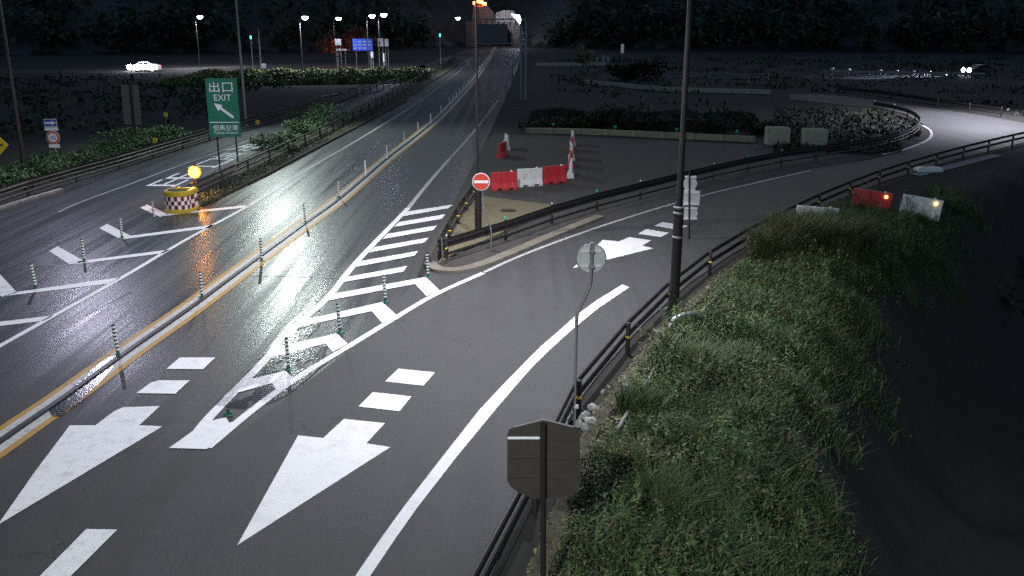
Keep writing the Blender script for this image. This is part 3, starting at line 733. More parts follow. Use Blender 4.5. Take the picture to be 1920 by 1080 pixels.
# round sign seen from behind
b = P(1077, 797); c = D(1109, 487, b.y)
rs = empty('round_sign', (b.x, b.y, 0), 'pale back of a round sign on a tall bent post by the ramp guardrail', 'road sign')
cx, cz = c.x-b.x, c.z; z1 = D(1077, 590, b.y).z; z2 = D(1105, 540, b.y).z; z3 = D(1109, 455, b.y).z
MB().tube([(0,0,-.3),(-.0,0,z1-.06),(.015,0,z1+.02),(cx-.05,0,z2-.05),(cx-.012,0,z2+.04),(cx,0,z2+.15),(cx,0,z3)], .034, 12).build('post', M['steel_dull'], rs)
disc(MB(), (cx,.10,cz), .295, .012, 40).build('sign_back', M['alu'], rs)
mb = MB(); 
for k2 in range(40):
    a0, a1 = 2*math.pi*k2/40, 2*math.pi*(k2+1)/40
    mb.tube([(cx+.29*math.cos(a0),.09,cz+.29*math.sin(a0)),(cx+.29*math.cos(a1),.09,cz+.29*math.sin(a1))], .01, 5, cap=False)
mb.build('rim', M['steel'], rs)
for dz in (.16, -.14):
    MB().box((cx,.07,cz+dz), (.40,.035,.065), ch=.006).build('brace', M['brace'], rs)
    MB().tube([(cx-.05,.0,cz+dz),(cx+.05,.0,cz+dz)], .042, 8).build('clamp', M['steel_dull'], rs)
link('reflector', reflw_me, rs, (.03,-.03,.42))
# big sign back in the foreground
YB = 11.2
b = D(1020, 1072, YB); b.z = TH(b.x, YB)
fsn = empty('warning_sign', (b.x, YB, b.z), 'dark brown back of a wide sign on a post in the foreground grass', 'road sign')
out = [(1019,789),(965,803),(954,809),(951,819),(951,905),(957,915),(972,926),(1000,938),(1040,938),(1072,930),(1084,922),(1088,912),(1088,818),(1084,808),(1076,803)]
poly = []
for u, v in out:
    q = D(u, v, YB); poly.append((q.x-b.x, q.z-b.z))
MB().prism(poly, .04, .055).build('sign_panel', M['sign_back'], fsn)
top = D(1019, 794, YB); cxp = top.x-b.x
MB().tube([(cxp*.2,0,-.4),(cxp,0,top.z-b.z)], .04, 12).build('post', M['brown_pole'], fsn)
for v, uu0, uu1 in ((823,952,1012),(859,956,1008),(895,953,1010)):
    a_, b_ = D(uu0, v, YB), D(uu1, v, YB)
    MB().box(((a_.x+b_.x)/2-b.x, .03, a_.z-b.z), (b_.x-a_.x, .025, .035), ch=.005).build('brace', M['sign_back'] if v != 823 else M['brace'], fsn)
    a_, b_ = D(1026, v+2, YB), D(1084, v+2, YB)
    MB().box(((a_.x+b_.x)/2-b.x, .03, a_.z-b.z), (b_.x-a_.x, .02, .03), ch=.004).build('brace', M['sign_back'], fsn)
a_, b_, c_ = D(965,803,YB), D(1019,789,YB), D(1076,803,YB)
MB().tube([(a_.x-b.x,.045,a_.z-b.z),(b_.x-b.x,.045,b_.z-b.z),(c_.x-b.x,.045,c_.z-b.z)], .012, 6).build('edge_trim', M['steel_dull'], fsn)
# chevron/cluster of sign backs behind the lamp pole
b = P(1292, 448); YC = b.y
cs = empty('stacked_signs', (b.x, b.y, 0), 'stack of grey sign backs on one post behind the tall dark lamp pole', 'road sign')
def dxz(u, v, y, o): q = D(u, v, y); return q.x-o.x, q.z-o.z
xp, zt = dxz(1293, 322, YC, b)
MB().tube([(0,0,0),(xp,0,zt)], .035, 10).build('post', M['brown_pole'], cs)
for (u0,v0,u1,v1,rd) in ((1283,328,1306,362,1),(1283,358,1312,386,0),(1281,388,1309,413,1)):
    x0, z1_ = dxz(u0, v0, YC, b); x1, z0_ = dxz(u1, v1, YC, b)
    if rd: disc(MB(), ((x0+x1)/2,.06,(z0_+z1_)/2), min(x1-x0, z1_-z0_)/2*1.05, .01, 24).build('round_panel', M['alu'], cs)
    else: MB().box(((x0+x1)/2,.06,(z0_+z1_)/2), (x1-x0,.01,z1_-z0_)).build('square_panel', M['alu'], cs)
    for zz in (z0_+(z1_-z0_)*.12, z0_+(z1_-z0_)*.88):
        MB().box(((x0+x1)/2,.04,zz), ((x1-x0)*.85,.05,.07)).build('brace', M['brace'], cs)

# exit sign
YE = 50.0
q00, q11 = D(386, 147, YE), D(452, 257, YE)
w_, h_ = D(448,200,YE).x-D(389,200,YE).x, q00.z-q11.z
cxe = (D(389,200,YE).x+D(448,200,YE).x)/2
ex = empty('exit_sign', (cxe, YE, 0), 'tall green sign reading EXIT with a white arrow', 'road sign')
for s in (-1, 1): MB().tube([(s*w_*.3,.1,0),(s*w_*.3,.1,q00.z-.05)], .045, 10).build('post', M['brown_pole'], ex)
zc = (q00.z+q11.z)/2
MB().box((0,0,zc), (w_,.05,h_), ch=.01).build('panel', M['sign_green'], ex)
def ep(u, v): return (-w_/2+u*w_, -.032, q00.z-v*h_)
def etext(body, u0, v0, u1, v1, name='lettering'):
    a, c = ep(u0, v0), ep(u1, v1)
    lettering(name, body, M['sign_white'], ex, ((a[0]+c[0])/2, -.032, (a[2]+c[2])/2), (math.pi/2, 0, 0), (c[0]-a[0], a[2]-c[2]))
etext('出', .11, .06, .43, .23); etext('口', .53, .07, .85, .23); etext('EXIT', .24, .27, .78, .375)
etext('但馬空港', .13, .79, .92, .885); etext('Tajima Airport', .13, .90, .92, .955)
a, c = ep(.03, .738), ep(.97, .75); MB().box(((a[0]+c[0])/2,-.03,(a[2]+c[2])/2), (c[0]-a[0],.008,a[2]-c[2])).build('dividing_line', M['sign_white'], ex)
A0, A1 = Vector((ep(.8,.66)[0], ep(.8,.66)[2])), Vector((ep(.22,.42)[0], ep(.22,.42)[2]))
dv = (A1-A0).normalized(); nv = Vector((-dv.y, dv.x)); hb = A1-dv*.42
pts = [A0+nv*.065, hb+nv*.065, hb+nv*.2, A1, hb-nv*.2, hb-nv*.065, A0-nv*.065]
MB().prism([(p.x, p.y) for p in pts], -.034, -.026).build('arrow', M['sign_white'], ex)

# blue arrow and 40 signs
b = P(121, 318); YL = b.y
bs = empty('speed_sign', (b.x, b.y, -.05), 'blue arrow sign above a round 40 speed limit sign on the left verge', 'road sign')
def L_(u, v): q = D(u, v, YL); return q.x-b.x, q.z
x0, z0_ = L_(113, 300); x1, z1_ = L_(104, 280); x2, z2_ = L_(95, 222)
MB().tube([(0,0,-.2),(0,0,.25),(x0,0,z0_),(x1,0,z1_),(x2,0,z2_)], .035, 8).build('post', M['steel'], bs)
def plate(u0, v0, u1, v1, m, nm, dy=-.05):
    a_ = L_(u0, v0); c_ = L_(u1, v1)
    return MB().box(((a_[0]+c_[0])/2, dy, (a_[1]+c_[1])/2), (c_[0]-a_[0], .015, a_[1]-c_[1]), ch=.005).build(nm, M[m], bs)
plate(82,221,108,235.5,'sign_white','blue_sign_rim'); plate(83,222,107,234.5,'sign_blue','blue_sign_face',-.06)
ax, az = L_(84.5,228.5); bx, bz = L_(105.5,228.5); L2 = bx-ax
MB().prism([(ax,az-.05),(ax+L2*.6,az-.05),(ax+L2*.6,az-.12),(bx,bz),(ax+L2*.6,az+.12),(ax+L2*.6,az+.05),(ax,az+.05)], -.075,-.068).build('arrow', M['sign_white'], bs)
plate(84,236.5,110,243,'sign_white','small_plate')
cX, cZ = L_(100, 256); rr = .36
disc(MB(), (cX,-.05,cZ), rr, .015).build('round_rim', M['sign_white'], bs); disc(MB(), (cX,-.062,cZ), rr*.94, .01).build('red_ring', M['sign_red'], bs)
disc(MB(), (cX,-.07,cZ), rr*.68, .01).build('round_face', M['sign_white'], bs)
lettering('lettering', '40', M['sign_blue'], bs, (cX,-.077,cZ), (math.pi/2,0,0), (rr*.85, rr*.7))
plate(92,268.5,113,275,'sign_white','small_plate')
# yellow diamond at the left edge
b = P(-12, 352); YD = b.y; c = D(-9, 272, YD)
yd = empty('warning_diamond', (b.x, b.y, 0), 'yellow diamond warning sign cut by the left edge of the picture', 'road sign')
MB().tube([(0,.05,0),(c.x-b.x,.05,c.z)], .035, 8).build('post', M['steel'], yd)
k = .64; mb = MB().prism([(c.x-b.x+k*math.cos(t), c.z+k*math.sin(t)) for t in (0, math.pi/2, math.pi, 1.5*math.pi)], -.01, .01); mb.build('sign_face', M['sign_yellow'], yd)
MB().box((c.x-b.x+.12,-.02,c.z+.0), (.5,.012,.09), ch=.003).build('black_symbol', M['black'], yd)
# pair of tall lattice panels
b = P(256, 278); YP = b.y
tp = empty('lattice_sign', (b.x, b.y, -.05), 'pair of tall slatted grey sign backs on one post in the left dark', 'road sign')
def T_(u, v): q = D(u, v, YP); return q.x-b.x, q.z
x1, z1_ = T_(244, 158)
MB().tube([(0,.06,-.1),(x1,.06,z1_)], .05, 10).build('post', M['brown_pole'], tp)
for (ua, ub) in ((-18, -3), (3, 15)):
    for k2 in range(13):
        v = 158+k2*5.7; um = 245+(v-158)*.085
        a_ = T_(um+ua, v); c_ = T_(um+ub, v+4.9)
        MB().box(((a_[0]+c_[0])/2,-.05,(a_[1]+c_[1])/2), (c_[0]-a_[0],.02,a_[1]-c_[1]), ch=.004).build('slat', M['slat'], tp)
MB().box((T_(254,262)[0],-.05,T_(254,262)[1]), (.09,.03,.35)).build('marker_plate', M['white_refl'], tp)

# small yellow square reflectors on stakes
for (u, v, vb, lab) in ((311,215,262,'small yellow square marker on a thin stake, highest one left of the green sign'), (291,263,288,'small yellow square marker just above the left guardrail'), (483,229,262,'small yellow square marker right of the green sign')):
    b = P(u+3, vb); c = D(u, v, b.y); r = empty('square_marker', (b.x, b.y, 0), lab, 'road marker', 'yellow square markers')
    MB().tube([(0,0,0),(c.x-b.x,0,c.z)], .015, 6).build('stake', M['steel_dull'], r)
    s = .13; mb = MB()
    for (ox, oz, sx, sz) in ((0,s*.7,2*s,s*.6),(0,-s*.7,2*s,s*.6),(-s*.7,0,s*.6,.8*s),(s*.7,0,s*.6,.8*s)): mb.box((c.x-b.x+ox,-.03,c.z+oz), (sx,.02,sz))
    mb.build('plate', M['yellow_band'], r)

# ------------------------------------------------------------------ street lamps
def street_lamp(base, h, arm, rad, label, e, col=(.8,.85,1), name='street_lamp', mtl='brown_pole', far=False, spot=165, thick=None, lensr=.12, tilt=.0, aim=None):
    r = empty(name, base, label, 'street lamp', 'street lamps')
    arm = Vector(arm); d = arm.normalized() if arm.length else Vector((1,0,0))
    if thick:
        MB().tube([(0,0,0),(0,0,thick[0])], thick[1], 14).build('lower_pole', M[mtl], r)
        MB().tube([(0,0,thick[0]),(0,0,h-.8)], rad, 12, r1=rad*.6).build('pole', M[mtl], r)
    else: MB().tube([(0,0,0),(0,0,h-.8)], rad, 14, r1=rad*.6).build('pole', M[mtl], r)
    pts = [(0,0,h-.8),(d.x*.1,d.y*.1,h-.35),(d.x*.5,d.y*.5,h-.05),(arm.x,arm.y,h+.05)]
    MB().tube(pts, rad*.6, 10, r1=.04).build('arm', M[mtl], r)
    az = math.atan2(d.y, d.x)
    MB().box((0,0,0), (.75,.32,.14), ch=.04).build('luminaire', M['lamp_house'], r, loc=(arm.x+d.x*.3, arm.y+d.y*.3, h+.05), rot=(0,0,az))
    if far: MB().lathe([(.0,-.42),(.25,-.36),(.40,-.16),(.42,.0),(.0,.02)], 16).build('lens', M['lens_far'], r, loc=(arm.x+d.x*.3, arm.y+d.y*.3, h-.03))
    else: MB().box((0,0,0), (.5,.22,.03), ch=.005).build('lens', M['lens_cool'], r, loc=(arm.x+d.x*.3, arm.y+d.y*.3, h-.035), rot=(0,0,az))
    if e: point('lamp_light', (arm.x+d.x*.3, arm.y+d.y*.3, h-(.6 if far else .12)), e, col, lensr, r, spot, aim or (tilt*d.x, tilt*d.y, -1), .75)
    return r
street_lamp(P(50,342), 10, (2.4,-.3,0), .11, 'tall dark lamp pole on the left verge beside the shrubs', 3000, (.78,.74,1), spot=140, aim=(.5,-.35,-1))
street_lamp(P(462,240), 12, (2.1,-.7,0), .10, 'slim lamp pole rising behind the green exit sign', 8000, (.86,1,.92), mtl='steel_dull', spot=140, aim=(.45,-1.1,-1))
rl = street_lamp(P(1262,603), 11, (-2.2,.3,0), .088, 'thick dark lamp pole standing at the ramp guardrail', 7200, (.9,.88,1), thick=(3.2, .135), tilt=.4, spot=138)
for z, dz in ((3.0,.05),(2.35,.05),(3.15,.05)):
    MB().lathe([(.137,0),(.146,.01),(.146,dz),(.137,dz+.01)], 14, (0,0,z)).build('metal_strap', M['steel_dull'], rl)
street_lamp(P(897,443,.1), 12, (-1.6,-.5,0), .052, 'slender brown lamp pole with a thick foot behind the no entry sign', 5200, (.95,.93,.92), thick=(1.9,.13))
street_lamp(P(1960,222), 9.6, (-3.6,-.6,0), .1, 'lamp pole past the right edge lighting the ramp bend', 20000, (.86,.84,1), spot=122, aim=(-.22,-.08,-1))
street_lamp(Vector((-6.5,-4,0)), 12, (2.2,.6,0), .11, 'lamp pole near the camera on the left', 10500, (.95,1,.95), spot=140, aim=(-.35,.75,-1))
for u, v, e, lab in ((378,30,7000,'leftmost of the far lamps, above the white car'), (575,31,9000,'far lamp left of the lit boards'), (637,33,1500,'far lamp above the reddish tree'), (700,28,4500,'left lamp of the close far pair'), (722,26,4500,'right lamp of the close far pair'), (860,33,60,'faint small lamp left of the tunnel')):
    dd = {378: 150, 575: 132, 637: 150, 700: 140, 722: 136}.get(u, 190)
    q = D(u, v, dd); zt = q.z
    street_lamp(Vector((q.x-1.0, dd, 0)), zt, (.6,-.3,0), .07, lab, e, (.85,.85,1), mtl='brown_pole', far=True, lensr=.2)

# ------------------------------------------------------------------ overhead sign frame and tunnel
b = P(987,187); YG = b.y
gt = empty('sign_gantry', (b.x, b.y, 0), 'dark overhead sign on a one sided frame in front of the tunnel', 'sign gantry')
def G_(u, v): q = D(u, v, YG); return q.x-b.x, q.z
for du in (0, -9):
    x, z = G_(986+du, 38); MB().tube([(x,0,0),(x,0,z)], .12, 12).build('post', M['steel_dull'], gt)
for v in (36, 82):
    a_, c_ = G_(884, v), G_(986, v); MB().tube([(a_[0],0,a_[1]),(c_[0],0,c_[1])], .07, 8).build('boom', M['steel_dull'], gt)
a_, c_ = G_(893, 45), G_(952, 80)
MB().box(((a_[0]+c_[0])/2,-.15,(a_[1]+c_[1])/2), (c_[0]-a_[0],.1,a_[1]-c_[1]), ch=.02).build('panel', M['panel_dark'], gt)
mb = MB()
for k2 in range(9):
    u = 890+k2*11; x0_, z0_ = G_(u, 38); x1_, z1_ = G_(u+5.5, 81); x2_, z2_ = G_(u+11, 38)
    mb.tube([(x0_,.05,z0_),(x1_,.05,z1_),(x2_,.05,z2_)], .03, 5)
mb.build('lattice', M['brown_pole'], gt)
# tunnel
YT = 258
tn = empty('tunnel_portal', (-5, YT, 0), 'dark concrete tunnel portal under the hillside at the end of the road', 'tunnel')
prof = [(-7.5,0),(-7.5,6.6),(7.5,6.6),(7.5,0),(5.2,0),(5.2,2.6)] + [(5.2*math.cos(t), 2.6+3.1*math.sin(t)) for t in np.linspace(.1, math.pi-.1, 12)] + [(-5.2,2.6),(-5.2,0)]
MB().prism(prof, 0, 1.2).build('portal_wall', M['concrete_old'], tn)
mb = MB(); arc = [(5.1,0),(5.1,2.6)]+[(5.1*math.cos(t), 2.6+3.0*math.sin(t)) for t in np.linspace(.1, math.pi-.1, 12)]+[(-5.1,2.6),(-5.1,0)]
n = len(arc); mb.add([(x,.6,z) for x,z in arc]+[(x,30,z) for x,z in arc], [(i,i+1,n+i+1,n+i) for i in range(n-1)]); mb.build('tunnel_lining', M['concrete_old'], tn)
YS = YT+3
def wallpoly(name, pts, m, label, cat, d0=0, d1=1.0):
    q = [D(u, v, YS) for u, v in pts]; o = q[0].copy(); o.z = 0
    ob_ = MB().prism([(p.x-o.x, p.z) for p in q], d0, d1).build(name, M[m], loc=o); return tag(ob_, label, cat)
wallpoly('retaining_wall', [(927,40),(930,24),(945,19),(962,20),(970,30),(982,60),(982,90),(960,90),(952,42)], 'concrete_grey', 'floodlit pale retaining wall right above the tunnel', 'retaining wall')
wallpoly('retaining_wall', [(885,42),(888,12),(912,8),(924,22),(930,40)], 'concrete_old', 'brownish retaining wall below the orange lights above the tunnel', 'retaining wall', -1.2, -.4)
q = D(897, 5, YT-4); ob = empty('portal_beacon', (q.x, YT-4, 9), 'orange and red lights glowing above the tunnel portal', 'signal light')
MB().tube([(0,.3,-9),(0,.3,q.z-9)], .08, 8).build('mast', M['brown_pole'], ob)
mb = MB()
for i_, (dx, dz) in enumerate([(-.9,-.1),(-.1,.3),(.8,.1),(1.6,-.3)]): mb.box((dx,-.2,q.z-9+dz), (1.0,.2,.75), ch=.05)
mb.build('amber_panel', M['lens_orange'], ob); MB().box((.1,-.2,q.z-9-.85), (2.4,.2,.4), ch=.04).build('red_panel', M['tail_red'], ob)
point('beacon_light', (0,1.0,q.z-8.6), 420, (1,.35,.12), .5, ob, 120, (0,1,-.5))
q = D(968, 34, YT-6); fl = empty('portal_floodlight', (q.x+1.0, YT-6, 0), 'bright white floodlight at the right of the tunnel portal', 'floodlight')
MB().tube([(0,.5,0),(0,.5,q.z),(-.6,.3,q.z+.4)], .08, 8).build('mast', M['brown_pole'], fl)
MB().prism([(-2.2,q.z+1.0),(-.2,q.z+.7),(.5,q.z-1.2),(0,q.z-1.5),(-1.1,q.z-.2)], -.3, .1).build('lamp_head', M['lens_far'], fl)
point('flood_light', (-2.2,.8,q.z+1.6), 1000, (.88,.92,1), .4, fl, 150, (-.25,1,-.1))

# ------------------------------------------------------------------ cars
def car(loc, rz, label, paint, lights=True):
    r = empty('car', loc, label, 'car', 'cars', rz)
    prof = [(-2.2,.28),(-2.25,.6),(-2.15,.85),(-1.75,.93),(-1.2,1.0),(-.55,1.38),(-.1,1.45),(.7,1.43),(1.35,1.12),(1.7,1.0),(2.15,.92),(2.25,.6),(2.2,.28)]
    mb = MB(); vs = []; ys = [(-.85,.92),(-.78,1),(.78,1),(.85,.92)]; n = len(prof)
    for y, s in ys:
        for x, z in prof:
            yy = y*(.84 if z > 1.05 else 1); vs.append((x*(.985 if s < 1 else 1), yy, .28+(z-.28)*(.97 if s < 1 else 1)))
    fs = [(i*n+j, i*n+(j+1) % n, (i+1)*n+(j+1) % n, (i+1)*n+j) for i in range(3) for j in range(n)] + [tuple(range(n)), tuple(range(3*n, 4*n))]
    mb.add(vs, fs); mb.build('body', M[paint], r)
    for s in (-1, 1):
        MB().prism([(-1.05,1.0),(-.5,1.33),(.05,1.38),(.05,1.0)], s*.785, s*.80+s*.02).build('window', M['glass'], r)
        MB().prism([(.12,1.0),(.12,1.38),(.62,1.36),(1.15,1.08),(1.1,1.0)], s*.785, s*.80+s*.02).build('window', M['glass'], r)
        for x in (-1.38, 1.38):
            w = MB().tube([(x,s*.70,.31),(x,s*.88,.31)], .31, 18).build('wheel', M['tyre'], r)
            MB().tube([(x,s*.885,.31),(x,s*.895,.31)], .19, 14).build('rim', M['steel'], w)
        if lights:
            MB().lathe([(.0,.12),(.14,.08),(.2,0),(.0,-.02)], 14).build('headlight', M['headlight'], r, loc=(-2.2, s*.6, .7), rot=(0, -math.pi/2, 0), scale=(1.7,1.7,1.8))
            MB().box((2.235, s*.6, .75), (.05,.3,.12), ch=.02).build('taillight', M['tail_red'], r)
    MB().prism([(-1.22,1.02),(-.56,1.395),(-.53,1.36),(-1.15,.99)], -.62, .62).build('windscreen', M['glass'], r)
    MB().prism([(1.38,1.13),(.72,1.45),(.7,1.41),(1.33,1.09)], -.62, .62).build('rear_window', M['glass'], r)
    return r
p = P(272, 134); c1 = car((p.x, p.y, 0), R(4), 'bright white car on the far road at upper left', 'car_white')
point('car_fill_spot', (-1.5,-6.5,3.0), 12000, (.9,.9,1), .2, c1, 52, (.2,1,-.33))  # added unseen spot that brightens the white car; no lamp stands there
p = P(1835, 143); c2 = car((p.x+1.5, p.y+3, 0), R(14), 'car with dazzling blue white headlights at far right', 'car_dark')
for s in (-1, 1): point('headlight_beam', (-2.6, s*.6, .9), 22000, (.7,.72,1), .06, c2, 34, (-1, 0, .0))
for i, (u, v) in enumerate(farrefl):
    q = D(u, v, c2.location.y-1.5); r = empty('rail_reflector', (q.x, q.y, 0), ordn15[7-i]+' glinting reflector to the left of the distant headlights', 'reflector', 'reflectors in a row left of the distant headlights')
    MB().tube([(0,0,0),(0,0,q.z)], .03, 6).build('stake', M['steel_dull'], r); MB().lathe([(.0,-.28),(.2,-.2),(.28,0),(.2,.2),(0,.28)], 12, (0,0,q.z)).build('lens', M['white_refl'], r)

# ------------------------------------------------------------------ far boards, posts and cabinet at upper left
def board(u0, v0, u1, v1, d, m, label, cat='sign board', name='sign_board', legs=True, frame=True):
    a_, c_ = D(u0, v0, d), D(u1, v1, d); xc = (a_.x+c_.x)/2
    r = empty(name, (xc, d, 0), label, cat)
    MB().box((0,0,(a_.z+c_.z)/2), (c_.x-a_.x,.12,a_.z-c_.z), ch=.02).build('panel', M[m], r)
    if legs:
        for s in (-1, 1): MB().tube([(s*(c_.x-a_.x)*.35,.1,0),(s*(c_.x-a_.x)*.35,.1,c_.z)], .05, 6).build('leg', M['steel_dull'], r)
    return r, a_, c_, xc
r, a_, c_, xc = board(661,73,699,95,152,'board_blue','wide backlit blue board below the far lamps')
for i_ in range(3):
    for j_ in range(4):
        if (i_*4+j_) % 5 != 3: MB().box((-1.2+j_*.75,-.07,c_.z+.4+i_*.5), (.5,.02,.14)).build('text_line', M['board_white'], r)
r, a_, c_, xc = board(628,73,640,85,151,'board_white','small square white board left of the blue board')
r, a_, c_, xc = board(708,72,719,87,151,'board_white','left white map board beside the lamp pole')
MB().box((-.2,-.08,(a_.z+c_.z)/2-.1), (.3,.02,.5)).build('map_print', M['sign_green'], r)
r, a_, c_, xc = board(721,73,728.5,87,151,'board_white','narrow white board right of the map board')
board(630,92,650,95,150,'board_white','low white strip sign under the small square board')
board(695,97,700,108,148,'sign_white','narrow upright white sign below the blue board', name='upright_sign')
board(718,100,721,116,148,'sign_white','slim white marker post below the map board', name='marker_post', cat='marker post')
q = P(657,116); o = MB().tube([(0,0,0),(0,0,4.2)], .14, 10).build('pole', M['steel_dull'], loc=(q.x,q.y,0)); tag(o, 'plain grey pole at the left end of the blue board', 'pole')
q = P(490,128); r = empty('utility_pole', (q.x,q.y,0), 'pole with a pale box at its foot above the grass bank', 'utility pole')
MB().tube([(0,0,0),(0,0,6)], .09, 8).build('pole', M['steel_dull'], r); MB().box((.45,0,.35), (.6,.5,.7), ch=.04).build('cabinet', M['sign_white'], r)
for u, v, lab in ((825,66,'green signal light on a thin pole near the road bend'), (470,70,'tiny teal light far left of the grass bank')):
    q = D(u, v, 150); r = empty('signal_light', (q.x,150,0), lab, 'signal light'); MB().tube([(0,.1,0),(0,.1,q.z)], .06, 6).build('pole', M['steel_dull'], r); MB().box((0,0,q.z), (.2,.1,.5), ch=.04).build('lens', M['lens_teal'], r)
q = D(1167, 91, 140); r = empty('number_marker', (q.x,140,0), 'narrow pale upright marker among the far trees', 'road marker'); MB().tube([(0,.06,0),(0,.06,q.z)], .04, 6).build('pole', M['steel_dull'], r); MB().box((0,0,q.z), (.45,.05,1.3), ch=.02).build('plate', M['board_white'], r)
for u, v, hh, wh in ((1120,111,.9,'leftmost'),(1131,109,1.1,'middle'),(1140,110,.9,'rightmost')):
    q = D(u, v, 165); r = empty('gravestone_post', (q.x,165,0), wh+' of three pale upright slabs on the far bank behind the small tree', 'stone slab', 'pale slabs on the far bank'); MB().box((0,0,q.z-.1), (.5,.3,hh), ch=.05).build('slab', M['concrete_grey'], r); MB().tube([(0,0,0),(0,0,q.z-.4)], .1, 6).build('footing', M['concrete_grey'], r)
# small things on the verge by the ramp rail
pipe = MB(); pp = offset(RAIL_R[3:7], .95)
pipe.tube([(q.x, q.y, .08+.015*math.sin(i_*2)) for i_, q in enumerate(smooth_line(pp, 4))], .045, 8)
tag(pipe.build('conduit_pipe', M['steel_dull']), 'pale conduit pipe lying behind the ramp guardrail', 'pipe')
q = P(1278,618); MBp = MB().tube([(q.x-.35,q.y-.1,.05),(q.x-.2,q.y,.3),(q.x+.05,q.y+.1,.38),(q.x+.35,q.y+.2,.4),(q.x+.5,q.y+.3,.25)], .07, 10)
tag(MBp.build('elbow_pipe', M['steel']), 'bent silver pipe beside the foot of the thick lamp pole', 'pipe')
def rubble(name, cs, label, smin, smax, m='rock', group=None):
    for i_, (u, v) in enumerate(cs):
        q = PT(u, v); s = random.uniform(smin, smax); mb = MB(); bm = bmesh.new(); bmesh.ops.create_icosphere(bm, subdivisions=1, radius=s)
        for vv in bm.verts: vv.co *= random.uniform(.7, 1.2)
        me = bpy.data.meshes.new(name); bm.to_mesh(me); bm.free(); me.materials.append(M[m])
        o = link(name, me, None, (q.x, q.y, q.z+s*.4), (random.random()*3, random.random()*3, 0), (1.2, .8, .7)); tag(o, label, 'stone', group)
rubble('stone', [(1066,775),(1072,787),(1090,772),(1094,787),(1102,780),(1085,800),(1098,808),(1108,795),(1112,770),(1064,792)], 'pale rubble stone at the foot of the round sign post', .07, .14, group='stones round the sign post foot')
rubble('stone', [(1162,718),(1172,727),(1130,737),(1142,728),(1230,625),(1328,545),(1340,540),(1268,640)], 'pale stone in the grass edge beside the gutter', .05, .1, group='stones along the gutter')
tw = P(1735,322); o = strip('drainage_channel', px([(1715,328),(1760,318),(1830,300),(1870,290)]), .7, -.02, M['concrete_grey'], kind='structure')
o.location.z = .02
r = MB().box((0,0,.12), (1.3,.7,.25), ch=.06).build('concrete_cover', M['sign_white'], loc=PT(1740,322)); tag(r, 'bright pale slab at the end of the channel below the ramp bend', 'slab')

# ------------------------------------------------------------------ puddles: thin film of water over paint and asphalt
def water():
    m = bpy.data.materials.new('water_film'); m.use_nodes = True; n, l = m.node_tree.nodes, m.node_tree.links
    for x in list(n): n.remove(x)
    out = n.new('ShaderNodeOutputMaterial'); g = n.new('ShaderNodeBsdfGlossy'); g.inputs['Roughness'].default_value = .19; t = n.new('ShaderNodeBsdfTransparent')
    t.inputs[0].default_value = (1,1,1,1)
    tc = n.new('ShaderNodeTexCoord'); nt = n.new('ShaderNodeTexNoise'); nt.inputs['Scale'].default_value = 14; nt.inputs['Detail'].default_value = 3
    l.new(tc.outputs['Object'], nt.inputs['Vector']); bp = n.new('ShaderNodeBump'); bp.inputs['Strength'].default_value = .25; bp.inputs['Distance'].default_value = .02
    l.new(nt.outputs[0], bp.inputs['Height']); l.new(bp.outputs[0], g.inputs['Normal'])
    f = n.new('ShaderNodeFresnel'); f.inputs[0].default_value = 1.33; l.new(bp.outputs[0], f.inputs['Normal'])
    n2 = n.new('ShaderNodeTexNoise'); n2.inputs['Scale'].default_value = 1.7; n2.inputs['Detail'].default_value = 6
    mp = n.new('ShaderNodeMapping'); mp.inputs['Scale'].default_value = (2.2,.7,1); l.new(tc.outputs['Object'], mp.inputs[0]); l.new(mp.outputs[0], n2.inputs['Vector'])
    mr = n.new('ShaderNodeMapRange'); mr.inputs[1].default_value = .40; mr.inputs[2].default_value = .47; l.new(n2.outputs[0], mr.inputs[0])
    mu = n.new('ShaderNodeMath'); mu.operation = 'MULTIPLY'; l.new(f.outputs[0], mu.inputs[0]); l.new(mr.outputs[0], mu.inputs[1])
    mx = n.new('ShaderNodeMixShader'); l.new(mu.outputs[0], mx.inputs[0]); l.new(t.outputs[0], mx.inputs[1]); l.new(g.outputs[0], mx.inputs[2]); l.new(mx.outputs[0], out.inputs[0])
    return m
M['water'] = water()
for q in ([(400,760),(440,720),(500,655),(560,590),(600,580),(600,610),(575,640),(640,655),(600,690),(540,740),(470,765)],
          [(92,772),(135,728),(170,697),(202,672),(228,666),(214,688),(176,730),(130,772),(104,782)]):
    tag(sheet('puddle', smooth_line(px(q+[q[0]]), 4)[:-1], .02, M['water']), kind='structure')

# ------------------------------------------------------------------ vegetation
def leaves_mesh(name, C, size, m, up=.3, aspect=1.6):
    """one small folded leaf card per centre; C is (n,3)"""
    n = len(C); rs = np.random.RandomState(abs(hash(name)) % 1000 if False else len(C) % 1000)
    th = rs.rand(n)*2*np.pi; el = np.clip(rs.randn(n)*.5+up, -1.2, 1.4)
    d = np.stack([np.cos(th)*np.cos(el), np.sin(th)*np.cos(el), np.sin(el)], 1)
    s_ = np.stack([-np.sin(th), np.cos(th), rs.randn(n)*.4], 1); s_ /= np.linalg.norm(s_, axis=1)[:, None]
    sz = (size*(.6+.8*rs.rand(n)))[:, None]
    a = C - d*sz*aspect*.5; b = C + s_*sz*.5 + d*sz*.1; c = C + d*sz*aspect*.6; e = C - s_*sz*.5 + d*sz*.1
    V = np.stack([a, b, c, e], 1).reshape(-1, 3); F = np.arange(n*4).reshape(n, 4)
    me = bpy.data.meshes.new(name); me.from_pydata(V.tolist(), [], F.tolist()); me.materials.append(m)
    at = me.attributes.new('rnd', 'FLOAT', 'FACE'); at.data.foreach_set('value', rs.rand(n).tolist())
    return me
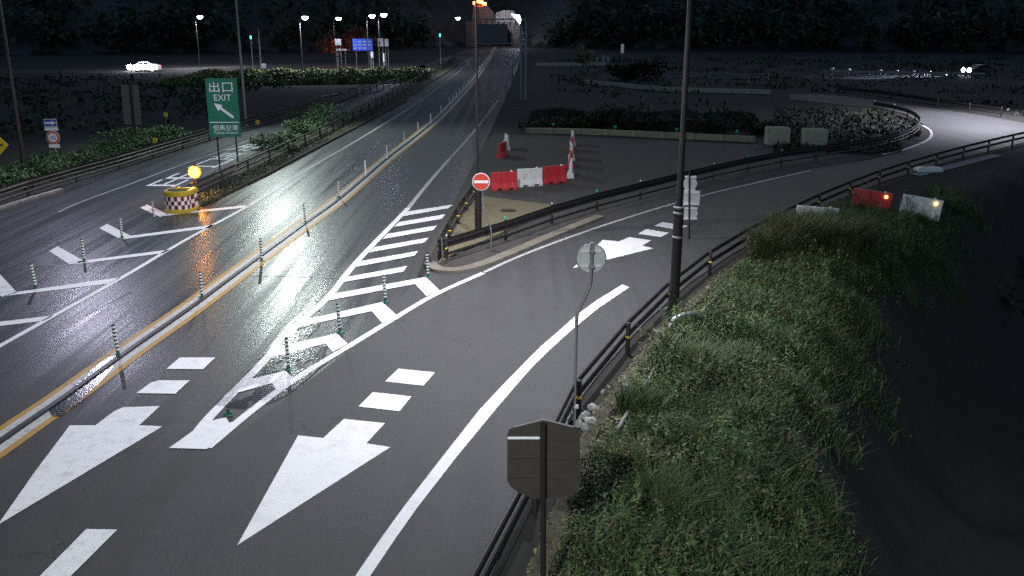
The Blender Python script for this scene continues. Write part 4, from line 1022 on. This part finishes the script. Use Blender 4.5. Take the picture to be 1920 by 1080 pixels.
def clump(center, rad, n, k=9):
    """points in the shells of several overlapping lobes"""
    out = []
    for _ in range(k):
        o = np.array([random.gauss(0, .45)*rad[0], random.gauss(0, .45)*rad[1], random.uniform(.25, .8)*rad[2]])
        r = np.array(rad)*random.uniform(.3, .55); q = np.random.randn(n//k, 3); q /= np.linalg.norm(q, axis=1)[:, None]
        q *= (.55+.5*np.random.rand(n//k, 1)); out.append(o+q*r)
    P_ = np.concatenate(out); P_[:, 2] = np.abs(P_[:, 2]); return P_
def shrub(p, rad, n, size, label, m='leaf', cat='shrub', name='shrub', group=None, trunk=0):
    r = empty(name, p, label, cat, group)
    C = clump(None, rad, n); C[:, 2] += trunk
    link('foliage' if not trunk else 'crown', leaves_mesh('foliage', C, size, M[m]), r)
    mb = MB()
    if trunk:
        mb.tube([(0,0,-.3),(.05,0,trunk*.5),(0,.05,trunk+rad[2]*.4)], .12*max(1, trunk/3), 8, r1=.05)
        for _ in range(5):
            a = random.random()*6.28; mb.tube([(0,0,trunk*.8),(math.cos(a)*rad[0]*.5, math.sin(a)*rad[1]*.5, trunk+rad[2]*random.uniform(.3,.7))], .05, 6, r1=.02)
        mb.build('trunk', M['bark'], r)
    else:
        for _ in range(5):
            a = random.random()*6.28; mb.tube([(0,0,-.1),(math.cos(a)*rad[0]*.5, math.sin(a)*rad[1]*.5, rad[2]*.6)], .02, 5, r1=.008)
        mb.build('stems', M['bark'], r)
    return r
for (u, v, rx, rz_, lab) in ((25,352,1.6,1.0,'leafy green shrub at the left edge behind the verge guardrail'), (80,338,1.5,.9,'green shrub beside the foot of the left lamp pole'),
        (118,325,1.4,1.0,'green shrub round the foot of the 40 speed sign post'), (160,312,1.5,.8,'low shrub right of the speed sign post'), (205,298,1.6,.9,'dark shrub midway along the left verge'),
        (235,285,1.6,1.2,'taller shrub left of the slatted sign post'), (275,275,1.7,1.1,'shrub right of the slatted sign post'), (320,268,1.5,.6,'low weeds at the end of the shrub row'),
        (560,255,1.5,.9,'green shrub on the median, left of the larger one'), (600,242,2.0,1.5,'largest bright green shrub on the median'), (500,285,1.4,.8,'yellowish green shrub on the median near the exit sign'), (530,268,1.2,.6,'small shrub between two median shrubs')):
    p = P(u, v-4); shrub(p, (rx*1.3, rx, rz_), 1500, .1, lab, group='verge shrubs' if u < 400 else 'median shrubs')
shrub(P(1098,145), (1.9,1.9,1.9), 900, .25, 'small yellow green tree standing in front of the far wall', 'leaf_yellow', 'tree', 'tree', trunk=1.9)
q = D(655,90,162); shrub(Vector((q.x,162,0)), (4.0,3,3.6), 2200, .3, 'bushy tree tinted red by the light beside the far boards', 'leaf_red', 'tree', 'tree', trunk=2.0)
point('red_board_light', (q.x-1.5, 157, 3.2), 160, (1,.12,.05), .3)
for (u, v, h_, w_, lab) in ((1160,243,1.7,2.4,'tallest dark bush behind the low lot wall'), (1090,243,1.1,2.2,'dark bush behind the wall, left of the tallest'), (1030,243,.8,2.0,'dark low bush at the left end of the wall'),
        (1240,244,.9,2.4,'dark bush behind the wall, left of the lamp pole'), (1330,247,.9,2.4,'dark bush behind the wall, right of the lamp pole'), (1410,250,.8,2.2,'dark bush behind the concrete blocks'), (1190,150,2.2,4.5,'dark bush between the two far walls')):
    shrub(P(u, v), (w_, 1.6, h_), 1800, .14 if v > 200 else .3, lab, 'leaf_deep', group='bushes behind the lot')

# tree tops on the hillsides: a wooded mass
rs = np.random.RandomState(3)
n = 3000; hx = rs.uniform(-330, 330, n); hy = rs.uniform(205, 330, n); hz = height(hx, hy); keep = (hz > 1.5) & ((np.abs(hx+5) > 17) | (hy > 285))
C = []
for x, y, z in zip(hx[keep], hy[keep], hz[keep]):
    k = 36; q = rs.randn(k, 3); q /= np.linalg.norm(q, axis=1)[:, None]; rr = rs.uniform(2, 4.2)
    C.append(np.array([x, y, z+rr*.9])+q*rr*np.array([1, 1, 1.2]))
tag(link('woodland', leaves_mesh('woodland', np.concatenate(C), 1.1, M['leaf_dark'])), kind='stuff')

# trees standing along the foot of the hills and low scrub over the dark fields
hx = rs.uniform(-300, 300, 40000); hy = rs.uniform(170, 266, 40000); hz = height(hx, hy); kk = np.where((hz > -.02) & (hz < 4) & (height(hx, hy+6) > .3) & (np.abs(hx+5) > 15))[0][:420]
C = []
for i_ in kk:
    rr = rs.uniform(1.3, 3.6); q = rs.randn(60, 3); q /= np.linalg.norm(q, axis=1)[:, None]
    q *= (.5+.5*rs.rand(60, 1)); C.append(np.array([hx[i_], hy[i_], hz[i_]+rr*.9])+q*rr*np.array([1, 1, rs.uniform(.9, 1.7)]))
tag(link('foothill_trees', leaves_mesh('foothill_trees', np.concatenate(C), .8, M['leaf_dark'])), kind='stuff')
C = []
for _ in range(900):
    if rs.rand() < .45: x, y = rs.uniform(-130, -26), rs.uniform(62, 128)
    elif rs.rand() < .75: x, y = rs.uniform(6, 110), rs.uniform(72, 190)
    else: y = rs.uniform(36, 62); x = float(np.interp(y, ry_, rx_))+rs.uniform(8, 40)
    k = 26; q = rs.randn(k, 3)*np.array([1.3, 1.3, .22])*rs.uniform(.4, 1.5); q[:, 2] = np.abs(q[:, 2]); C.append(q+np.array([x, y, TH(x, y)]))
C = np.concatenate(C); LVx = np.array([p.x for p in LV]); LVy = np.array([p.y for p in LV])
C = C[~((C[:, 0] < 0) & (C[:, 0] > np.interp(C[:, 1], LVy, LVx)-2))]
mp_ = px([(1480,176),(1570,176),(1660,186),(1760,202),(1850,214),(1930,228)]); 
C = C[~((C[:, 0] > 20) & (C[:, 1] < np.interp(C[:, 0], [p.x for p in mp_][::-1] if mp_[0].x > mp_[-1].x else [p.x for p in mp_], [p.y for p in mp_][::-1] if mp_[0].x > mp_[-1].x else [p.y for p in mp_])+2) & (seg_sd(C[:, 0], C[:, 1], RAIL_R) < 4))]
tag(link('field_scrub', leaves_mesh('field_scrub', C, .3, M['leaf_deep'], .7)), kind='stuff')
# grass bank on the left beyond the exit road
def band_pts(a, b, depth, n, hmax):
    t = rs.rand(n); A, B = np.array(a), np.array(b)
    base = A[None]+(B-A)[None]*t[:, None]; s = rs.rand(n)
    z = hmax*(np.sin(np.pi*np.clip(s*.9+.05, 0, 1)))*(.55+.45*np.sin(base[:, 0]*.7+s*3)**2)*np.sqrt(rs.rand(n))
    return np.stack([base[:, 0], base[:, 1]+s*depth, z], 1)
a, b = P(320,163), P(790,150)
C = band_pts((a.x-2, a.y), (b.x, b.y-6), 26, 34000, 1.1)
tag(link('grass_bank', leaves_mesh('grass_bank', C, .34, M['leaf_bank'], .7)), kind='stuff')
a, b = P(1000,238), P(1445,250)
C = band_pts((a.x, a.y+.5), (b.x, b.y+1), 9, 22000, .9)
tag(link('weeds_behind_wall', leaves_mesh('weeds_behind_wall', C, .16, M['leaf_deep'], .8)), kind='stuff')
iy = []
while len(iy) < 4500:
    u, v = random.uniform(1450, 1725), random.uniform(195, 288); 
    if v < 205 + max(0, (u-1640))*.35 or (u > 1690 and v > 262): continue
    q = P(u, v); iy.append((q.x, q.y, .06+abs(random.gauss(0, .1))))
tag(link('island_weeds', leaves_mesh('island_weeds', np.array(iy), .17, M['leaf_deep'], .7)), kind='stuff')
# verge weeds on the median and left verge
vv = []
for pts, wd in ((smooth_line(px([(370,384),(430,355),(520,310),(640,245),(760,180),(850,120)]), 8), 1.6), (offset(smooth_line(LV, 8), -1.6), 1.5)):
    for _ in range(6000):
        i_ = random.randrange(len(pts)-1); q = pts[i_].lerp(pts[i_+1], random.random()); vv.append((q.x+max(-.6, min(.35, random.gauss(-.1, wd*.25))), q.y+random.gauss(0, .4), .05+abs(random.gauss(0, .09))))
tag(link('verge_weeds', leaves_mesh('verge_weeds', np.array(vv), .08, M['leaf_dark'], .7)), kind='stuff')

def grass_mesh(name, B, L, Wd, m, lean=.5):
    n = len(B); th = rs.rand(n)*2*np.pi; le = lean*(.3+rs.rand(n))
    d = np.stack([np.cos(th)*le, np.sin(th)*le, np.zeros(n)], 1); Lc = L[:, None]
    s_ = np.stack([-np.sin(th), np.cos(th), np.zeros(n)], 1)*(Wd[:, None]*.5)
    up = np.array([0, 0, 1.0])[None]
    m1 = B + (d*.35+up*.6)*Lc; t = B + (d*1.0+up*.88)*Lc
    V = np.stack([B-s_, B+s_, m1+s_*.8, m1-s_*.8, t], 1).reshape(-1, 3)
    i5 = np.arange(n)*5
    q4 = np.stack([i5, i5+1, i5+2, i5+3], 1); q3 = np.stack([i5+3, i5+2, i5+4], 1)
    loops = np.concatenate([np.concatenate([q4, q3], 1)]).reshape(-1)
    me = bpy.data.meshes.new(name); me.vertices.add(len(V)); me.vertices.foreach_set('co', V.ravel())
    me.loops.add(len(loops)); me.loops.foreach_set('vertex_index', loops)
    me.polygons.add(2*n); st = np.empty(2*n, int); st[0::2] = np.arange(n)*7; st[1::2] = np.arange(n)*7+4
    me.polygons.foreach_set('loop_start', st); me.update(calc_edges=True)
    me.materials.append(m); at = me.attributes.new('rnd', 'FLOAT', 'FACE'); at.data.foreach_set('value', np.repeat(rs.rand(n), 2).tolist())
    return me
# right slope
n = 260000
yy = 3 + (62-3)*rs.rand(n)**1.25; 
ry = np.array([p.y for p in RAIL_R]); rx = np.array([p.x for p in RAIL_R])
xx = np.interp(yy, ry, rx) + .6 + 8.5*rs.rand(n)
s = seg_sd(xx, yy, RAIL_R); dens = np.array([noise.noise(Vector((a_*.9, b_*.7, 0)))+.6*noise.noise(Vector((a_*2.3, b_*2.1, 5))) for a_, b_ in zip(xx, yy)])*1.5
edge = .6+.25*np.sin(yy*.8)+.25*np.sin(yy*2.3)
keep = (yy < 41+3*np.sin(xx)) & (s > edge) & (s < 4.7+.5*np.sin(yy*.6)+.4*np.sin(yy*1.7)+1.2*(rs.rand(n)**3)) & (rs.rand(n) < .8+.3*dens) & (np.hypot(xx-5.0, yy-24.6) > .5)
xx, yy, s, dens = xx[keep], yy[keep], s[keep], dens[keep]
B = np.stack([xx, yy, height(xx, yy)], 1)
L = (.14+.30*rs.rand(len(B))**1.5)*(1+.6*dens)*sst(.3, 1.6, s)+.05
tag(link('slope_grass', grass_mesh('slope_grass', B, L, .009+.014*rs.rand(len(B)), M['grass'], 1.1)), kind='stuff')
n = 90000; k2 = rs.choice(len(B), n); C = B[k2] + np.stack([rs.randn(n)*.05, rs.randn(n)*.05, (.05+.3*rs.rand(n)**1.5)*(1+.6*dens[k2])], 1)
tag(link('slope_weeds', leaves_mesh('slope_weeds', C, .035, M['leaf_slope'], .5)), kind='stuff')
n = 7000; gy_ = 9+28*rs.rand(n); gx_ = np.interp(gy_, ry, rx)+.25+.75*rs.rand(n)
C = np.stack([gx_, gy_, height(gx_, gy_)+.02+.03*rs.rand(n)], 1)
tag(link('gravel_and_litter', leaves_mesh('gravel_and_litter', C, .05, M['pampas'], .1)), kind='stuff')
# tall mixed weeds: stems carrying leaves, in loose groups
ws, wc = [], []
for _ in range(4200):
    j = rs.randint(len(B))
    if s[j] > 3.6 and random.random() < .6: continue
    if noise.noise(Vector((B[j, 0]*.6+9, B[j, 1]*.6, 3))) < .0: continue
    hgt = random.uniform(.35, .8)+.5*random.random()**3; a_ = random.random()*6.28; ln = random.uniform(.05, .3)
    for k_ in range(int(hgt*34)):
        t_ = (k_+.5)/(hgt*34); ph = k_*2.4; ww = .11*(1-t_*.7)
        ws.append((B[j, 0]+math.cos(a_)*ln*t_*t_+math.cos(ph)*ww, B[j, 1]+math.sin(a_)*ln*t_*t_+math.sin(ph)*ww, B[j, 2]+hgt*t_))
tag(link('tall_weeds', leaves_mesh('tall_weeds', np.array(ws), .04, M['leaf_weed'], .6, 2.6)), kind='stuff')
# tall dry clumps
def tuft(u, v, n, L, rad, label, m='pampas'):
    p = PT(u, v); th = rs.rand(n)*6.28; r_ = rad*np.sqrt(rs.rand(n)); B = np.stack([np.cos(th)*r_, np.sin(th)*r_, np.zeros(n)], 1)
    o = link('grass_tuft', grass_mesh('grass_tuft', B, L*(.5+.6*rs.rand(n)), .012+.014*rs.rand(n), M[m], .8), None, p); tag(o, label, 'grass clump', 'tall grass clumps')
tuft(1490,474,3600,1.5,1.0,'tall dry grass clump hiding the white barrier')
tuft(1550,478,3200,1.5,1.0,'tall dry grass clump right of the half hidden barrier')
tuft(1450,484,2400,1.2,.8,'pale dry grass clump nearest the end of the guardrail beam')
tuft(1500,458,2400,1.3,1.0,'tallest green weed mound in front of the half hidden barrier','grass')
tuft(1575,462,2200,1.5,1.0,'green weed clump below the red barrier','grass')
tuft(1190,885,600,.6,.35,'yellowish grass tuft right of the foreground sign back')
tuft(1200,770,600,.6,.5,'bright green grass tuft right of the round sign post', 'grass')
tuft(1300,700,900,.8,.6,'tall green grass tuft in the middle of the slope', 'grass')
tuft(1250,960,900,.7,.6,'thick grass tuft at the lower end of the slope', 'grass')
